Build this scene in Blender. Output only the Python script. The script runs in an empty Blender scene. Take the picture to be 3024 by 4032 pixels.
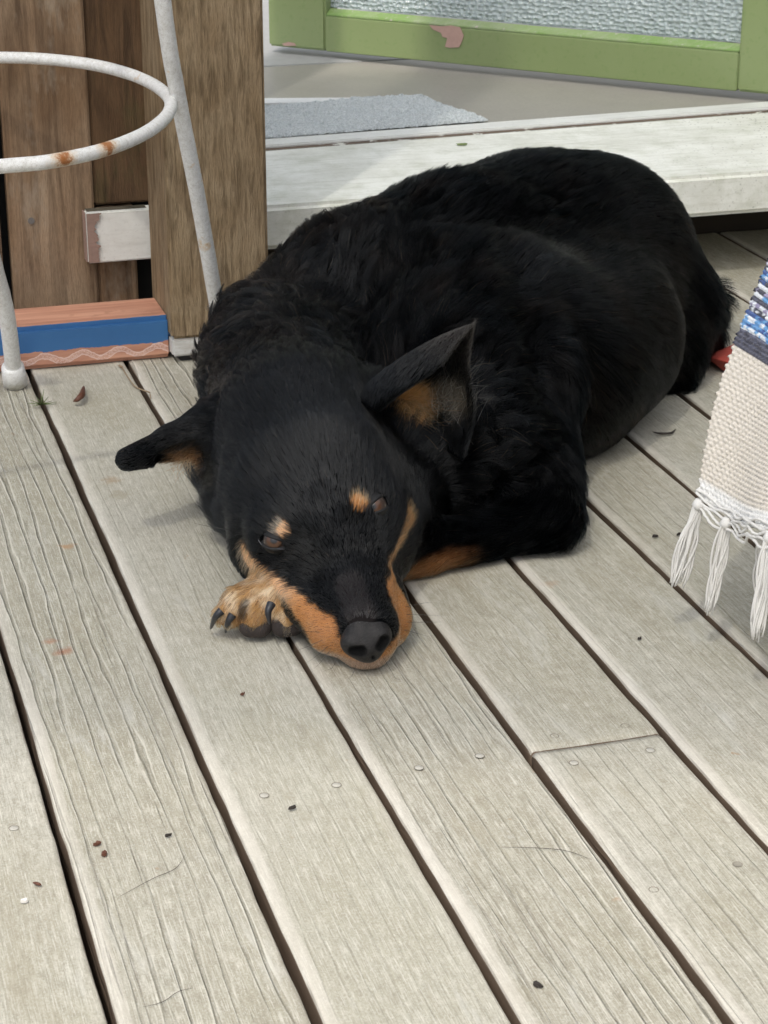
import bpy, bmesh, math, random
import numpy as np
from mathutils import Vector, Matrix
from mathutils.bvhtree import BVHTree
from mathutils.kdtree import KDTree
SC = bpy.context.scene
COL = SC.collection
rng = np.random.default_rng(7)
random.seed(7)

# ------------------------------------------------------------------ camera
CAM_Z, PITCH, YAW, FPX = 0.61, math.radians(22.162), math.radians(16.626), 8138.7
cd = bpy.data.cameras.new('camera'); cam = bpy.data.objects.new('camera', cd); COL.objects.link(cam)
cam.location = (0, 0, CAM_Z); cam.rotation_euler = (math.pi/2-PITCH, 0, -YAW)
cd.sensor_width = 36; cd.lens = FPX/4032*36; cd.clip_start = 0.02; cd.clip_end = 500
cd.dof.use_dof = True; cd.dof.focus_distance = 1.42; cd.dof.aperture_fstop = 45
SC.camera = cam

# ------------------------------------------------------------------ world, sun, exposure
SUN_EL, SUN_AZ = math.radians(58), math.radians(215)   # azimuth from +Y clockwise: behind and left of the camera
w = bpy.data.worlds.new('World'); SC.world = w; w.use_nodes = True
nt = w.node_tree; nt.nodes.clear()
sky = nt.nodes.new('ShaderNodeTexSky'); sky.sky_type = 'NISHITA'; sky.sun_disc = False
sky.sun_elevation = SUN_EL; sky.sun_rotation = SUN_AZ; sky.air_density = 1.0; sky.dust_density = 4.0; sky.ozone_density = 1.0
hs = nt.nodes.new('ShaderNodeHueSaturation'); hs.inputs['Saturation'].default_value = 0.6
bg = nt.nodes.new('ShaderNodeBackground'); bg.inputs[1].default_value = 0.15
wo = nt.nodes.new('ShaderNodeOutputWorld')
nt.links.new(sky.outputs[0], hs.inputs['Color']); nt.links.new(hs.outputs[0], bg.inputs[0]); nt.links.new(bg.outputs[0], wo.inputs[0])
sd = bpy.data.lights.new('sun', 'SUN'); sd.energy = 1.5; sd.angle = math.radians(1.6); sd.color = (1, .95, .87)
so = bpy.data.objects.new('sun', sd); COL.objects.link(so)
sdir = Vector((math.sin(SUN_AZ)*math.cos(SUN_EL), math.cos(SUN_AZ)*math.cos(SUN_EL), math.sin(SUN_EL)))
so.rotation_euler = sdir.to_track_quat('Z', 'Y').to_euler(); so.location = (0, 0, 5)
SC.view_settings.view_transform = 'Standard'; SC.view_settings.look = 'None'
SC.view_settings.gamma = 1; SC.view_settings.exposure = 0.36
SC.cycles.max_bounces = 8

# ------------------------------------------------------------------ photo coordinates -> points of the place
cy_, sy_, cp_, sp_ = math.cos(YAW), math.sin(YAW), math.cos(PITCH), math.sin(PITCH)
Fv = np.array([sy_*cp_, cy_*cp_, -sp_]); Rv = np.array([cy_, -sy_, 0.]); Uv = np.cross(Rv, Fv); Cv = np.array([0, 0, CAM_Z])
def ray(u, v):
    d = Fv*FPX+Rv*(u-1512)-Uv*(v-2016); return d
def on(u, v, ax, val):
    d = ray(u, v); return Cv+(val-Cv[ax])/d[ax]*d
def gz(u, v, z=0.): return on(u, v, 2, z)
def gy(u, v, y): return on(u, v, 1, y)

# ------------------------------------------------------------------ helpers
def props(o, label=None, cat=None, group=None, kind=None):
    if label: o['label'] = label
    if cat: o['category'] = cat
    if group: o['group'] = group
    if kind: o['kind'] = kind
    return o
def empty(name, loc, label=None, cat=None, group=None, kind=None):
    o = bpy.data.objects.new(name, None); COL.objects.link(o); o.location = loc; o.empty_display_size = .02
    return props(o, label, cat, group, kind)
def link(name, me, mat, parent=None, smooth=False):
    o = bpy.data.objects.new(name, me); COL.objects.link(o)
    if mat: me.materials.append(mat)
    if parent:
        o.parent = parent; o.matrix_parent_inverse = Matrix.Translation(parent.location).inverted()
    if smooth: me.shade_smooth()
    return o
def mesh(name, V, Fc):
    me = bpy.data.meshes.new(name); me.from_pydata([tuple(map(float, v)) for v in V], [], [tuple(map(int, f)) for f in Fc]); me.update(); return me
def fastmesh(name, V, Q):
    me = bpy.data.meshes.new(name); n = len(Q); k = Q.shape[1]
    me.vertices.add(len(V)); me.vertices.foreach_set('co', np.ascontiguousarray(V, dtype=np.float32).ravel())
    me.loops.add(n*k); me.loops.foreach_set('vertex_index', np.ascontiguousarray(Q, dtype=np.int32).ravel())
    me.polygons.add(n); me.polygons.foreach_set('loop_start', np.arange(n, dtype=np.int32)*k)
    me.update(calc_edges=True); me.validate(); return me
def vcol(me, name, C):
    a = me.attributes.new(name, 'FLOAT_COLOR', 'POINT')
    c = np.ones((len(me.vertices), 4), np.float32); c[:, :C.shape[1]] = C; a.data.foreach_set('color', c.ravel())
def prism(name, pts, mat, parent=None, bevel=.002, seg=2):
    """pts: 8 corners (bottom 4 ccw, top 4 ccw)"""
    bm = bmesh.new(); vs = [bm.verts.new(tuple(map(float, p))) for p in pts]
    for f in ((3, 2, 1, 0), (4, 5, 6, 7), (0, 1, 5, 4), (1, 2, 6, 5), (2, 3, 7, 6), (3, 0, 4, 7)): bm.faces.new([vs[i] for i in f])
    if bevel: bmesh.ops.bevel(bm, geom=bm.edges[:], offset=bevel, segments=seg, affect='EDGES')
    bmesh.ops.recalc_face_normals(bm, faces=bm.faces[:])
    me = bpy.data.meshes.new(name); bm.to_mesh(me); bm.free()
    return link(name, me, mat, parent)
def box(name, x0, x1, y0, y1, z0, z1, mat, parent=None, bevel=.002, seg=2):
    return prism(name, [(x0, y0, z0), (x1, y0, z0), (x1, y1, z0), (x0, y1, z0), (x0, y0, z1), (x1, y0, z1), (x1, y1, z1), (x0, y1, z1)], mat, parent, bevel, seg)
def smooth_path(P, n):
    P = np.array(P, float); t = np.linspace(0, len(P)-1, n); out = []
    for a in t:
        i = min(int(a), len(P)-2); s = a-i
        p0 = P[max(i-1, 0)]; p1 = P[i]; p2 = P[i+1]; p3 = P[min(i+2, len(P)-1)]
        out.append(.5*((2*p1)+(-p0+p2)*s+(2*p0-5*p1+4*p2-p3)*s*s+(-p0+3*p1-3*p2+p3)*s**3))
    return np.array(out)
def tube(P, R, k=12, closed=False, cap=True, jit=0.):
    P = np.array(P, float); n = len(P); R = np.broadcast_to(np.array(R, float), (n,))
    T = np.roll(P, -1, 0)-np.roll(P, 1, 0) if closed else np.gradient(P, axis=0)
    T /= np.linalg.norm(T, axis=1)[:, None]+1e-12
    up = np.array([0, 0, 1.]) if abs(T[0][2]) < .9 else np.array([1., 0, 0])
    A = np.cross(T[0], up); A /= np.linalg.norm(A); V = []
    for i in range(n):
        A = A-T[i]*(A@T[i]); A /= np.linalg.norm(A); B = np.cross(T[i], A)
        for j in range(k):
            a = 2*math.pi*j/k; r = R[i]*(1+jit*(random.random()-.5)); V.append(P[i]+r*(math.cos(a)*A+math.sin(a)*B))
    Fc = []
    for i in range(n if closed else n-1):
        for j in range(k):
            a, b = i*k+j, i*k+(j+1) % k; c, d = ((i+1) % n)*k+(j+1) % k, ((i+1) % n)*k+j; Fc.append((a, b, c, d))
    if cap and not closed:
        Fc.append(tuple(range(k))[::-1]); Fc.append(tuple((n-1)*k+j for j in range(k)))
    return V, Fc
def join(parts):
    V, Fc = [], []
    for v, f in parts:
        o = len(V); V += list(v); Fc += [tuple(i+o for i in q) for q in f]
    return V, Fc
def tubeobj(name, parts, mat, parent=None):
    V, Fc = join(parts); return link(name, mesh(name, V, Fc), mat, parent, True)
# value noise (vectorised)
_tab = np.random.default_rng(3).random(4096)*2-1
def vnoise(P, seed=0):
    P = np.asarray(P, float)+seed*17.31; i = np.floor(P).astype(int); f = P-i; f = f*f*(3-2*f); r = 0
    for dx in (0, 1):
        for dy in (0, 1):
            for dz in (0, 1):
                h = ((i[:, 0]+dx)*73856093 ^ (i[:, 1]+dy)*19349663 ^ (i[:, 2]+dz)*83492791) & 4095
                w_ = (f[:, 0] if dx else 1-f[:, 0])*(f[:, 1] if dy else 1-f[:, 1])*(f[:, 2] if dz else 1-f[:, 2])
                r = r+w_*_tab[h]
    return r
def vnoise3(P, seed=0): return np.stack([vnoise(P, seed), vnoise(P, seed+5), vnoise(P, seed+11)], 1)

# ------------------------------------------------------------------ node helpers
class M:
    def __init__(s, name):
        s.m = bpy.data.materials.new(name); s.m.use_nodes = True; s.t = s.m.node_tree; s.t.nodes.clear()
        s.out = s.t.nodes.new('ShaderNodeOutputMaterial'); s.p = s.t.nodes.new('ShaderNodeBsdfPrincipled'); s.t.links.new(s.p.outputs[0], s.out.inputs[0])
        s.tc = None
    def n(s, typ, **kw):
        n = s.t.nodes.new('ShaderNode'+typ)
        for k, v in kw.items(): setattr(n, k, v)
        return n
    def l(s, a, b): s.t.links.new(a, b)
    def inp(s, sock, v):
        if isinstance(v, (int, float)): sock.default_value = v
        elif isinstance(v, tuple): sock.default_value = v if len(v) == len(sock.default_value) else v+(1,)
        else: s.l(v, sock)
    def coord(s, scale=(1, 1, 1), rand=0., attr=None):
        if attr:
            a = s.n('Attribute'); a.attribute_name = attr; v = a.outputs['Vector']
        else:
            v = s.n('TexCoord').outputs['Object']
        if rand:
            oi = s.n('ObjectInfo'); mu = s.math('MULTIPLY', oi.outputs['Random'], rand); cb = s.n('CombineXYZ'); s.l(mu, cb.inputs[1]); s.l(mu, cb.inputs[2])
            ad = s.n('VectorMath', operation='ADD'); s.l(v, ad.inputs[0]); s.l(cb.outputs[0], ad.inputs[1]); v = ad.outputs[0]
        mp = s.n('Mapping'); mp.inputs['Scale'].default_value = scale; s.l(v, mp.inputs[0]); return mp.outputs[0]
    def noise(s, v, scale=1., detail=4., rough=.55, dist=0.):
        n = s.n('TexNoise'); s.l(v, n.inputs['Vector']); n.inputs['Scale'].default_value = scale; n.inputs['Detail'].default_value = detail
        n.inputs['Roughness'].default_value = rough; n.inputs['Distortion'].default_value = dist; return n.outputs[0]
    def voro(s, v, scale=1., feat='F1', rnd=1.):
        n = s.n('TexVoronoi', feature=feat); s.l(v, n.inputs['Vector']); n.inputs['Scale'].default_value = scale; n.inputs['Randomness'].default_value = rnd; return n.outputs[0]
    def ramp(s, fac, stops, interp='LINEAR'):
        r = s.n('ValToRGB'); s.l(fac, r.inputs[0]); e = r.color_ramp.elements; r.color_ramp.interpolation = interp
        while len(e) < len(stops): e.new(.5)
        for i, (p, c) in enumerate(stops):
            e[i].position = p; e[i].color = (c, c, c, 1) if isinstance(c, (int, float)) else tuple(c)+(1,)
        return r.outputs[0]
    def mix(s, fac, a, b, mode='MIX'):
        m = s.n('Mix', data_type='RGBA', blend_type=mode); s.inp(m.inputs[0], fac); s.inp(m.inputs[6], a); s.inp(m.inputs[7], b); return m.outputs[2]
    def math(s, op, a, b=None, clamp=False):
        m = s.n('Math', operation=op, use_clamp=clamp); s.inp(m.inputs[0], a)
        if b is not None: s.inp(m.inputs[1], b)
        return m.outputs[0]
    def bump(s, h, strength=.5, dist=.001, prev=None):
        b = s.n('Bump'); b.inputs['Strength'].default_value = strength; b.inputs['Distance'].default_value = dist; s.l(h, b.inputs['Height'])
        if prev is not None: s.l(prev, b.inputs['Normal'])
        return b.outputs[0]
    def fin(s, color=None, rough=.6, normal=None, **kw):
        if color is not None: s.inp(s.p.inputs['Base Color'], color)
        s.inp(s.p.inputs['Roughness'], rough)
        if normal is not None: s.l(normal, s.p.inputs['Normal'])
        for k, v in kw.items(): s.inp(s.p.inputs[k.replace('_', ' ')], v)
        return s.m

def mat_deck():
    m = M('weathered_decking'); v = m.coord(rand=41.)
    mp = lambda sc: (lambda q: (setattr(q.inputs['Scale'], 'default_value', sc), m.l(v, q.inputs[0]), q.outputs[0])[2])(m.n('Mapping'))
    fib = m.noise(mp((900, 28, 60)), 1, 3, .6)
    fib2 = m.noise(mp((260, 9, 60)), 1, 5, .65, .4)
    blot = m.noise(mp((26, 13, 10)), 1, 6, .68)
    big = m.noise(mp((9, 3.2, 5)), 1, 3, .5)
    grit = m.noise(mp((800, 620, 500)), 1, 2, .7)
    wv = m.n('TexWave', wave_type='BANDS', bands_direction='X'); m.l(mp((1, .10, 1)), wv.inputs['Vector'])
    wv.inputs['Scale'].default_value = 27; wv.inputs['Distortion'].default_value = 6; wv.inputs['Detail'].default_value = 4; wv.inputs['Detail Scale'].default_value = 1.3
    g = m.n('Attribute', attribute_type='OBJECT'); g.attribute_name = 'groove'; gv = g.outputs['Fac']
    ring = m.ramp(wv.outputs[0], [(0, 0.), (.09, 1.), (1, 1.)])        # 0 in the groove
    mask = m.ramp(m.noise(mp((12, 4, 4)), 1, 2), [(.36, 0.), (.58, 1.)])
    gm = m.math('MULTIPLY', m.math('SUBTRACT', 1., ring), m.math('MULTIPLY', gv, mask))
    crack = m.ramp(m.noise(mp((330, 5, 40)), 1, 3, .5), [(.30, 1.), (.36, 0.)])
    cm = m.math('MULTIPLY', crack, m.math('MULTIPLY', gv, .7))
    c = m.mix(m.ramp(blot, [(.35, 0.), (.68, 1.)]), (.495, .482, .405), (.385, .360, .275))
    c = m.mix(m.ramp(big, [(.38, 0.), (.66, .55)]), c, (.56, .545, .50))
    lo = m.math('ADD', m.math('MULTIPLY', gv, .75), .25)
    c = m.mix(m.math('MULTIPLY', m.ramp(fib2, [(.40, .38), (.62, 0.)]), lo), c, (.29, .265, .205))
    c = m.mix(m.math('MULTIPLY', m.ramp(fib, [(.35, .30), (.6, 0.)]), lo), c, (.26, .24, .19))
    mot = m.noise(mp((150, 95, 60)), 1, 4, .7)
    c = m.mix(m.ramp(mot, [(.36, .45), (.5, 0.)]), c, (.31, .285, .225)); c = m.mix(m.ramp(mot, [(.54, 0.), (.7, .5)]), c, (.62, .60, .53))
    c = m.mix(m.ramp(grit, [(.30, .55), (.47, 0.)]), c, (.24, .22, .175))
    c = m.mix(m.ramp(grit, [(.55, 0.), (.72, .55)]), c, (.70, .69, .63))
    wisp = m.noise(mp((420, 42, 60)), 1, 4, .7, 1.2); c = m.mix(m.ramp(wisp, [(.56, 0.), (.70, .55)]), c, (.66, .645, .58)); c = m.mix(m.ramp(wisp, [(.30, .45), (.42, 0.)]), c, (.27, .25, .20))
    dirt = m.noise(mp((70, 210, 60)), 1, 5, .75); c = m.mix(m.ramp(dirt, [(.62, 0.), (.74, .5)]), c, (.27, .245, .195))
    c = m.mix(m.math('MULTIPLY', gm, .30), c, (.20, .185, .15))
    rid = m.ramp(wv.outputs[0], [(0, 0.), (.10, 0.), (.16, 1.), (.34, 0.)]); c = m.mix(m.math('MULTIPLY', m.math('MULTIPLY', rid, gv), m.math('MULTIPLY', mask, .85)), c, (.74, .72, .65))
    c = m.mix(m.math('MULTIPLY', cm, .45), c, (.20, .17, .14))
    fs = m.noise(mp((1500, 60, 80)), 1, 2, .6, .3); c = m.mix(m.math('MULTIPLY', m.ramp(fs, [(.34, .6), (.48, 0.)]), m.ramp(blot, [(.35, .9), (.6, .25)])), c, (.22, .20, .155)); c = m.mix(m.ramp(fs, [(.56, 0.), (.68, .5)]), c, (.76, .75, .69))
    pat = m.noise(mp((34, 7, 20)), 1, 6, .75, .8); c = m.mix(m.ramp(pat, [(.55, 0.), (.66, .38)]), c, (.33, .295, .215)); c = m.mix(m.ramp(pat, [(.32, .4), (.42, 0.)]), c, (.66, .66, .63))
    st = m.ramp(m.noise(mp((60, 42, 20)), 1, 3, .6), [(.735, 0.), (.79, .55)])
    c = m.mix(st, c, (.36, .20, .09))
    tw = m.n('TexCoord').outputs['Object']; oi = m.n('ObjectInfo'); rnd = oi.outputs['Random']
    c = m.mix(m.ramp(rnd, [(0, .16), (.5, 0.), (1, 0.)]), c, (.34, .30, .22)); c = m.mix(m.ramp(rnd, [(0, 0.), (.5, 0.), (1, .22)]), c, (.60, .60, .56))
    wn = m.n('VectorMath', operation='ADD'); nn_ = m.n('TexNoise'); m.l(tw, nn_.inputs['Vector']); nn_.inputs['Scale'].default_value = 130; nn_.inputs['Detail'].default_value = 4
    sc_ = m.n('VectorMath', operation='SCALE'); m.l(nn_.outputs['Color'], sc_.inputs[0]); sc_.inputs['Scale'].default_value = .016; m.l(tw, wn.inputs[0]); m.l(sc_.outputs[0], wn.inputs[1])
    for (su, sv), rr, cc, st_ in (((262, 2150), .006, (.45, .22, .07), .6), ((205, 2525), .0045, (.42, .14, .05), .8), ((250, 2562), .005, (.40, .13, .05), .8), ((440, 1890), .009, (.33, .21, .10), .5), ((470, 1945), .011, (.33, .29, .21), .5), ((2168, 2300), .006, (.42, .24, .14), .4), ((2640, 1240), .010, (.5, .34, .26), .3)):
        p_ = gz(su, sv)+np.array([.008, .008, .008]); dv = m.n('VectorMath', operation='DISTANCE'); m.l(wn.outputs[0], dv.inputs[0]); dv.inputs[1].default_value = tuple(p_)
        c = m.mix(m.ramp(dv.outputs['Value'], [(rr*.55, st_), (rr, 0.)]), c, cc)
    # end and side grain has never been worn pale
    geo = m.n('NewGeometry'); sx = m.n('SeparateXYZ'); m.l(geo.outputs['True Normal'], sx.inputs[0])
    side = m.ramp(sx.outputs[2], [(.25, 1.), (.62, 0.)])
    ed = m.n('Attribute'); ed.attribute_name = 'edge'
    c = m.mix(m.math('MULTIPLY', m.math('MULTIPLY', ed.outputs['Fac'], m.ramp(blot, [(.3, .55), (.6, 1.)])), .60), c, (.76, .725, .67))  # worn pale edges plus a painted highlight, stronger on the left
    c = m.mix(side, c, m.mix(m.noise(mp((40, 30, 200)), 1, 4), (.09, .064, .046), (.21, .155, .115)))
    c = m.mix(1., c, (.93, .92, .885), 'MULTIPLY')
    h = m.math('MULTIPLY', m.math('ADD', m.math('MULTIPLY', fib, .35), m.math('MULTIPLY', fib2, .5)), lo)
    n1 = m.bump(h, .5, .0011); n2 = m.bump(m.math('SUBTRACT', 1., m.math('ADD', gm, m.math('MULTIPLY', cm, .6))), .8, .0022, n1)
    n3 = m.bump(grit, .35, .0006, n2)
    return m.fin(c, m.ramp(blot, [(.3, .62), (.7, .8)]), n3, Specular_IOR_Level=.35)
def mat_wood(name, A, B, D, scale=(120, 120, 5), rough=.8, wav=True, bumpd=.0012, stain=None):
    m = M(name); v = m.coord(rand=23.)
    def mp(sc):
        q = m.n('Mapping'); q.inputs['Scale'].default_value = sc; m.l(v, q.inputs[0]); return q.outputs[0]
    fib = m.noise(mp(scale), 1, 5, .65, .5); low = m.noise(mp((scale[0]*.12, scale[1]*.12, scale[2]*.7)), 1, 4, .6, .6)
    fine = m.noise(mp((900, 900, 110)), 1, 3, .7)
    c = m.mix(m.ramp(low, [(.34, 0.), (.66, 1.)]), A, B); c = m.mix(m.ramp(fib, [(.36, .8), (.55, 0.)]), c, D)
    c = m.mix(m.ramp(fine, [(.35, .35), (.55, 0.)]), c, D)
    if stain: c = m.mix(m.ramp(m.noise(mp((22, 22, 9)), 1, 5, .7), [(.56, 0.), (.68, stain[1])]), c, stain[0])
    h = m.math('ADD', fib, m.math('MULTIPLY', fine, .6)); return m.fin(c, rough, m.bump(h, .9, bumpd), Specular_IOR_Level=.25)
def mat_paint(name, base, dirt, amt=.5, rough=.5, chips=None, specks=False, bumpd=.0006, moss=None):
    m = M(name); v = m.coord(rand=13.)
    a = m.noise(v, 11, 6, .7); b = m.noise(v, 320, 3, .7); streak = m.n('Mapping'); streak.inputs['Scale'].default_value = (14, 120, 120); m.l(v, streak.inputs[0])
    sk = m.noise(streak.outputs[0], 1, 5, .7)
    c = m.mix(m.ramp(a, [(.42, 0.), (.75, amt)]), base, dirt); c = m.mix(m.ramp(sk, [(.5, 0.), (.72, amt*.8)]), c, dirt)
    c = m.mix(m.ramp(b, [(.30, .4), (.42, 0.)]), c, dirt)
    if moss: c = m.mix(m.ramp(m.noise(v, 26, 5, .75), [(.5, 0.), (.66, moss[1])]), c, moss[0])
    if specks:
        vo = m.voro(v, 150); g = m.ramp(vo, [(.13, 1.), (.2, 0.)]); sx = m.n('SeparateXYZ'); m.l(m.n('TexCoord').outputs['Object'], sx.inputs[0]); zone = m.ramp(m.math('ADD', sx.outputs[0], m.math('MULTIPLY', m.noise(v, 9, 2), .3)), [(1.08/2, 0.), (1.2/2, 1.)]); zone = m.ramp(m.math('MULTIPLY', m.math('ADD', sx.outputs[0], m.math('MULTIPLY', m.noise(v, 9, 2), .3)), .5), [(.54, 0.), (.62, 1.)])
        c = m.mix(m.math('MULTIPLY', m.math('MULTIPLY', g, zone), .8), c, (.10, .09, .07))
    if chips: c = m.mix(m.ramp(m.noise(v, chips[1], 4, .6), [(chips[2], 0.), (chips[2]+.015, 1.)]), c, chips[0])
    return m.fin(c, rough, m.bump(m.math('ADD', b, m.math('MULTIPLY', sk, 1.)), .5, bumpd))
def flat(name, c, rough=.6, bs=200., bd=.0005, **kw):
    m = M(name); v = m.coord(); n = m.noise(v, bs, 4, .6)
    col = m.mix(m.ramp(n, [(.3, .25), (.7, 0.)]), c, tuple(x*.55 for x in c)); return m.fin(col, rough, m.bump(n, .5, bd), **kw)

DECK = mat_deck()

# ------------------------------------------------------------------ deck
GX = [.0185, .1131, .2092, .3020, .4015, .4912, .5900, .6785, .7680, .8657, .9588, 1.0530, 1.1475, 1.242, 1.336, 1.431, 1.526]
GX = [GX[0]-.0945*k for k in range(10, 0, -1)]+GX
GAP = .0046
deck = empty('deck', (0, 0, 0), 'weathered grey timber deck under the sleeping dog', 'deck', kind='structure')
ground = box('ground', -30, 30, -30, 30, -.62, -.6, flat('dark_soil', (.06, .05, .04), .95, 30, .01), bevel=0); props(ground, kind='structure')
def board(i, x0, x1, y0, y1, groove):
    n = int((y1-y0)/.006); ys = np.linspace(y0, y1, n); r = .0032; th = .030
    prof = [(0, -th, 0), (0, -r, 0)]+[(r-r*math.cos(a), -r+r*math.sin(a), 1) for a in (math.pi/8, math.pi/4, 3*math.pi/8)]+[(r, 0, 1.), (r+.0035, 0, .85), (r+.0055, 0, .08)]
    w_ = x1-x0; full = [(p[0], p[1], p[2]) for p in prof]+[(w_*t, 0, 0) for t in (.3, .5, .7)]+[(w_-p[0], p[1], p[2]*.25) for p in prof[::-1]]
    k = len(full); V = np.zeros((n, k, 3)); E = np.zeros((n, k))
    q = np.stack([ys*9, np.full(n, i*3.1), np.zeros(n)], 1); e0 = vnoise(q, 1)*.0007+vnoise(q*5, 2)*.0005; e1 = vnoise(q, 3)*.0007+vnoise(q*5, 4)*.0005
    wz = vnoise(q*.3, 6)*.0006; ew = .75+.5*vnoise(q*.8, 9)
    for j, (px, pz, e) in enumerate(full):
        t = px/w_; V[:, j, 0] = x0+px+e0*(1-t)+e1*t; V[:, j, 1] = ys; V[:, j, 2] = pz+wz-.0006*(1-(2*t-1)**2)+(.0003*vnoise(q*6, 7+j) if pz > -.01 else 0)
        E[:, j] = e*ew
    rr = r*.6; V[0, 2:-2, 2] -= rr*.6; V[-1, 2:-2, 2] -= rr*.6
    idx = np.arange(n*k).reshape(n, k); Q = np.stack([idx[:-1, :-1], idx[:-1, 1:], idx[1:, 1:], idx[1:, :-1]], -1).reshape(-1, 4)
    me = fastmesh('deck_board', V.reshape(-1, 3), Q)
    bm = bmesh.new(); bm.from_mesh(me); bm.verts.ensure_lookup_table()
    bm.faces.new([bm.verts[a] for a in idx[0]]); bm.faces.new([bm.verts[a] for a in idx[-1][::-1]]); bm.normal_update()
    bmesh.ops.recalc_face_normals(bm, faces=bm.faces[:]); bm.to_mesh(me); bm.free()
    a = me.attributes.new('edge', 'FLOAT', 'POINT'); a.data.foreach_set('value', E.ravel().astype(np.float32))
    o = link('deck_board', me, DECK, deck, True); o['groove'] = float(groove); return o
GRV = {9: .0, 10: .1, 11: 1.0, 12: .15, 13: 1.0, 14: .3, 15: .2, 16: .3}
for i in range(len(GX)-1):
    x0, x1 = GX[i]+GAP/2, GX[i+1]-GAP/2; g = GRV.get(i, .3)
    if i == 14:
        board(i, x0, x1, -.9, 1.0385, .35); board(i+40, x0, x1, 1.0395, 2.16, .25)
    elif i == 13:
        board(i, x0, x1, -.9, 2.16, 1.0)
    else: board(i, x0, x1, -.9, 2.16, g)
JW = mat_wood('joist_wood', (.07, .05, .035), (.10, .07, .05), (.03, .02, .015), (10, 120, 120))
for yy in (-.6, -.15, .30, .74, 1.075, 1.55, 2.02): box('joist', -.95, 1.53, yy-.022, yy+.022, -.17, -.0305, JW, deck)

# nail heads
NM = flat('nail_steel', (.50, .48, .42), .55, 900, .0004); NR = flat('rough_putty', (.30, .28, .23), .9, 900, .001)
NSHADE = flat('nail_rim_shade', (.26, .235, .19), .9, 900, .0003)  # dark ring painted as the shadow around each sunken nail head
def nail(u, v, r=.0026, dark=False):
    p = gz(u, v, .0001); V, Fc = [], []; k = 14
    for ring, (rr, z) in enumerate(((r*1.2, .0002), (r*1.0, .0000), (r*.9, .00025), (r*.2, .0003))):
        for j in range(k): V.append((p[0]+rr*math.cos(j*2*math.pi/k), p[1]+rr*math.sin(j*2*math.pi/k), z-(.0004 if dark and ring > 1 else 0)))
    for a in range(3):
        for j in range(k): Fc.append((a*k+j, a*k+(j+1) % k, (a+1)*k+(j+1) % k, (a+1)*k+j))
    Fc.append(tuple(3*k+j for j in range(k))); me = mesh('nail', V, Fc); link('nail', me, NR if dark else NM, deck, True); me.materials.append(NSHADE)
    for f_ in me.polygons[:k]: f_.material_index = 1
for q in [(1650, 3022), (1889, 2975), (2260, 3003), (2561, 2953), (1040, 3131), (1325, 3090), (55, 3260)]: nail(*q)
for q in [(2184, 2897), (2461, 2857), (2574, 3502), (2904, 3403)]: nail(*q, r=.0024, dark=True)

# ------------------------------------------------------------------ house side
WHITE = mat_paint('old_white_paint', (.91, .915, .85), (.50, .50, .40), .62, .6, specks=True, moss=((.30, .33, .17), .22))
WHITE2 = mat_paint('chalky_white_paint', (.82, .83, .79), (.48, .47, .42), .4, .6)
ZT = .1165
YF = 1.965
sill = empty('door_step', (.9, 2.1, .06), 'weathered white painted door step with mossy front edge behind the dog', 'step')
def ysk(x): return 2.2195+(x-.53)*.058
def skew(name, x0, x1, o0, o1, z0, z1, mat, bev, y0=None):
    a, b, c, d = (x0, y0 if y0 else ysk(x0)+o0), (x1, y0 if y0 else ysk(x1)+o0), (x1, ysk(x1)+o1), (x0, ysk(x0)+o1)
    return prism(name, [(*a, z0), (*b, z0), (*c, z0), (*d, z0), (*a, z1), (*b, z1), (*c, z1), (*d, z1)], mat, sill, bev, 3)
skew('sill_board', .3604, 1.9, 0, 0, .0715, ZT, WHITE, .005, YF)
CRK = mat_paint('bare_crack_wood', (.17, .125, .09), (.08, .06, .045), .8, .9, chips=((.70, .69, .62), 60, .60))
skew('crack', .372, 1.9, .0003, .0137, .09, ZT-.0012, CRK, 0)
skew('threshold', .372, 1.9, .014, .048, .08, ZT+.002, WHITE2, .0015)
# peeled left end of the step board beyond the post
PINK = mat_paint('bare_pinkish_wood', (.33, .22, .18), (.20, .14, .11), .7, .8)
V, Fc = [], []
for k in range(49):
    z = .0735+(.1222-.0735)*k/48; e = .0085+.0035*abs(k-26)/24+.003*float(vnoise(np.array([[k*.31, 2.2, 1.]]))[0])+.0015*float(vnoise(np.array([[k*1.3, 5.2, 1.]]))[0]); V += [(.2853, YF-.0016, z), (.2853+e, YF-.0016, z)]
    if k: a = 2*k-2; Fc.append((a, a+1, a+3, a+2))
box('end_block', .2850, .3600, YF, YF+.0155, .0720, .1230, WHITE2, sill, .0015)
bare = link('bare_patch', mesh('bare_patch', V, Fc), PINK, sill); sol = bare.modifiers.new('s', 'SOLIDIFY'); sol.thickness = .0012; sol.offset = 1
box('bare_end', .2835, .2849, YF+.001, YF+.0145, .0735, .1225, PINK, sill, .0003)
box('mossy_top', .2865, .3448, YF+.003, YF+.0135, .1231, .1238, mat_paint('moss_top', (.055, .05, .03), (.14, .12, .09), .8, .9), sill, 0)
wall = empty('house_wall', (1.3, 2.3, 0), 'dark timber base and pale weatherboard wall of the house', 'wall', kind='structure')
box('base_board', .3, 2.4, 2.165, 2.19, -.25, .066, flat('dark_base_wood', (.045, .035, .025), .9), wall, .002)
BOARDW = mat_paint('pale_weatherboard', (.74, .76, .76), (.55, .55, .53), .3, .5)
for k in range(14): prism('weatherboard', [(1.34, 2.31, .09+k*.15), (3.2, 2.31, .09+k*.15), (3.2, 2.335, .09+k*.15), (1.34, 2.335, .09+k*.15), (1.34, 2.325, .243+k*.15), (3.2, 2.325, .243+k*.15), (3.2, 2.335, .243+k*.15), (1.34, 2.335, .243+k*.15)], BOARDW, wall, .001)
box('door_jamb', 1.255, 1.335, 2.27, 2.36, ZT+.006, 2.2, WHITE2, wall)
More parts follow.
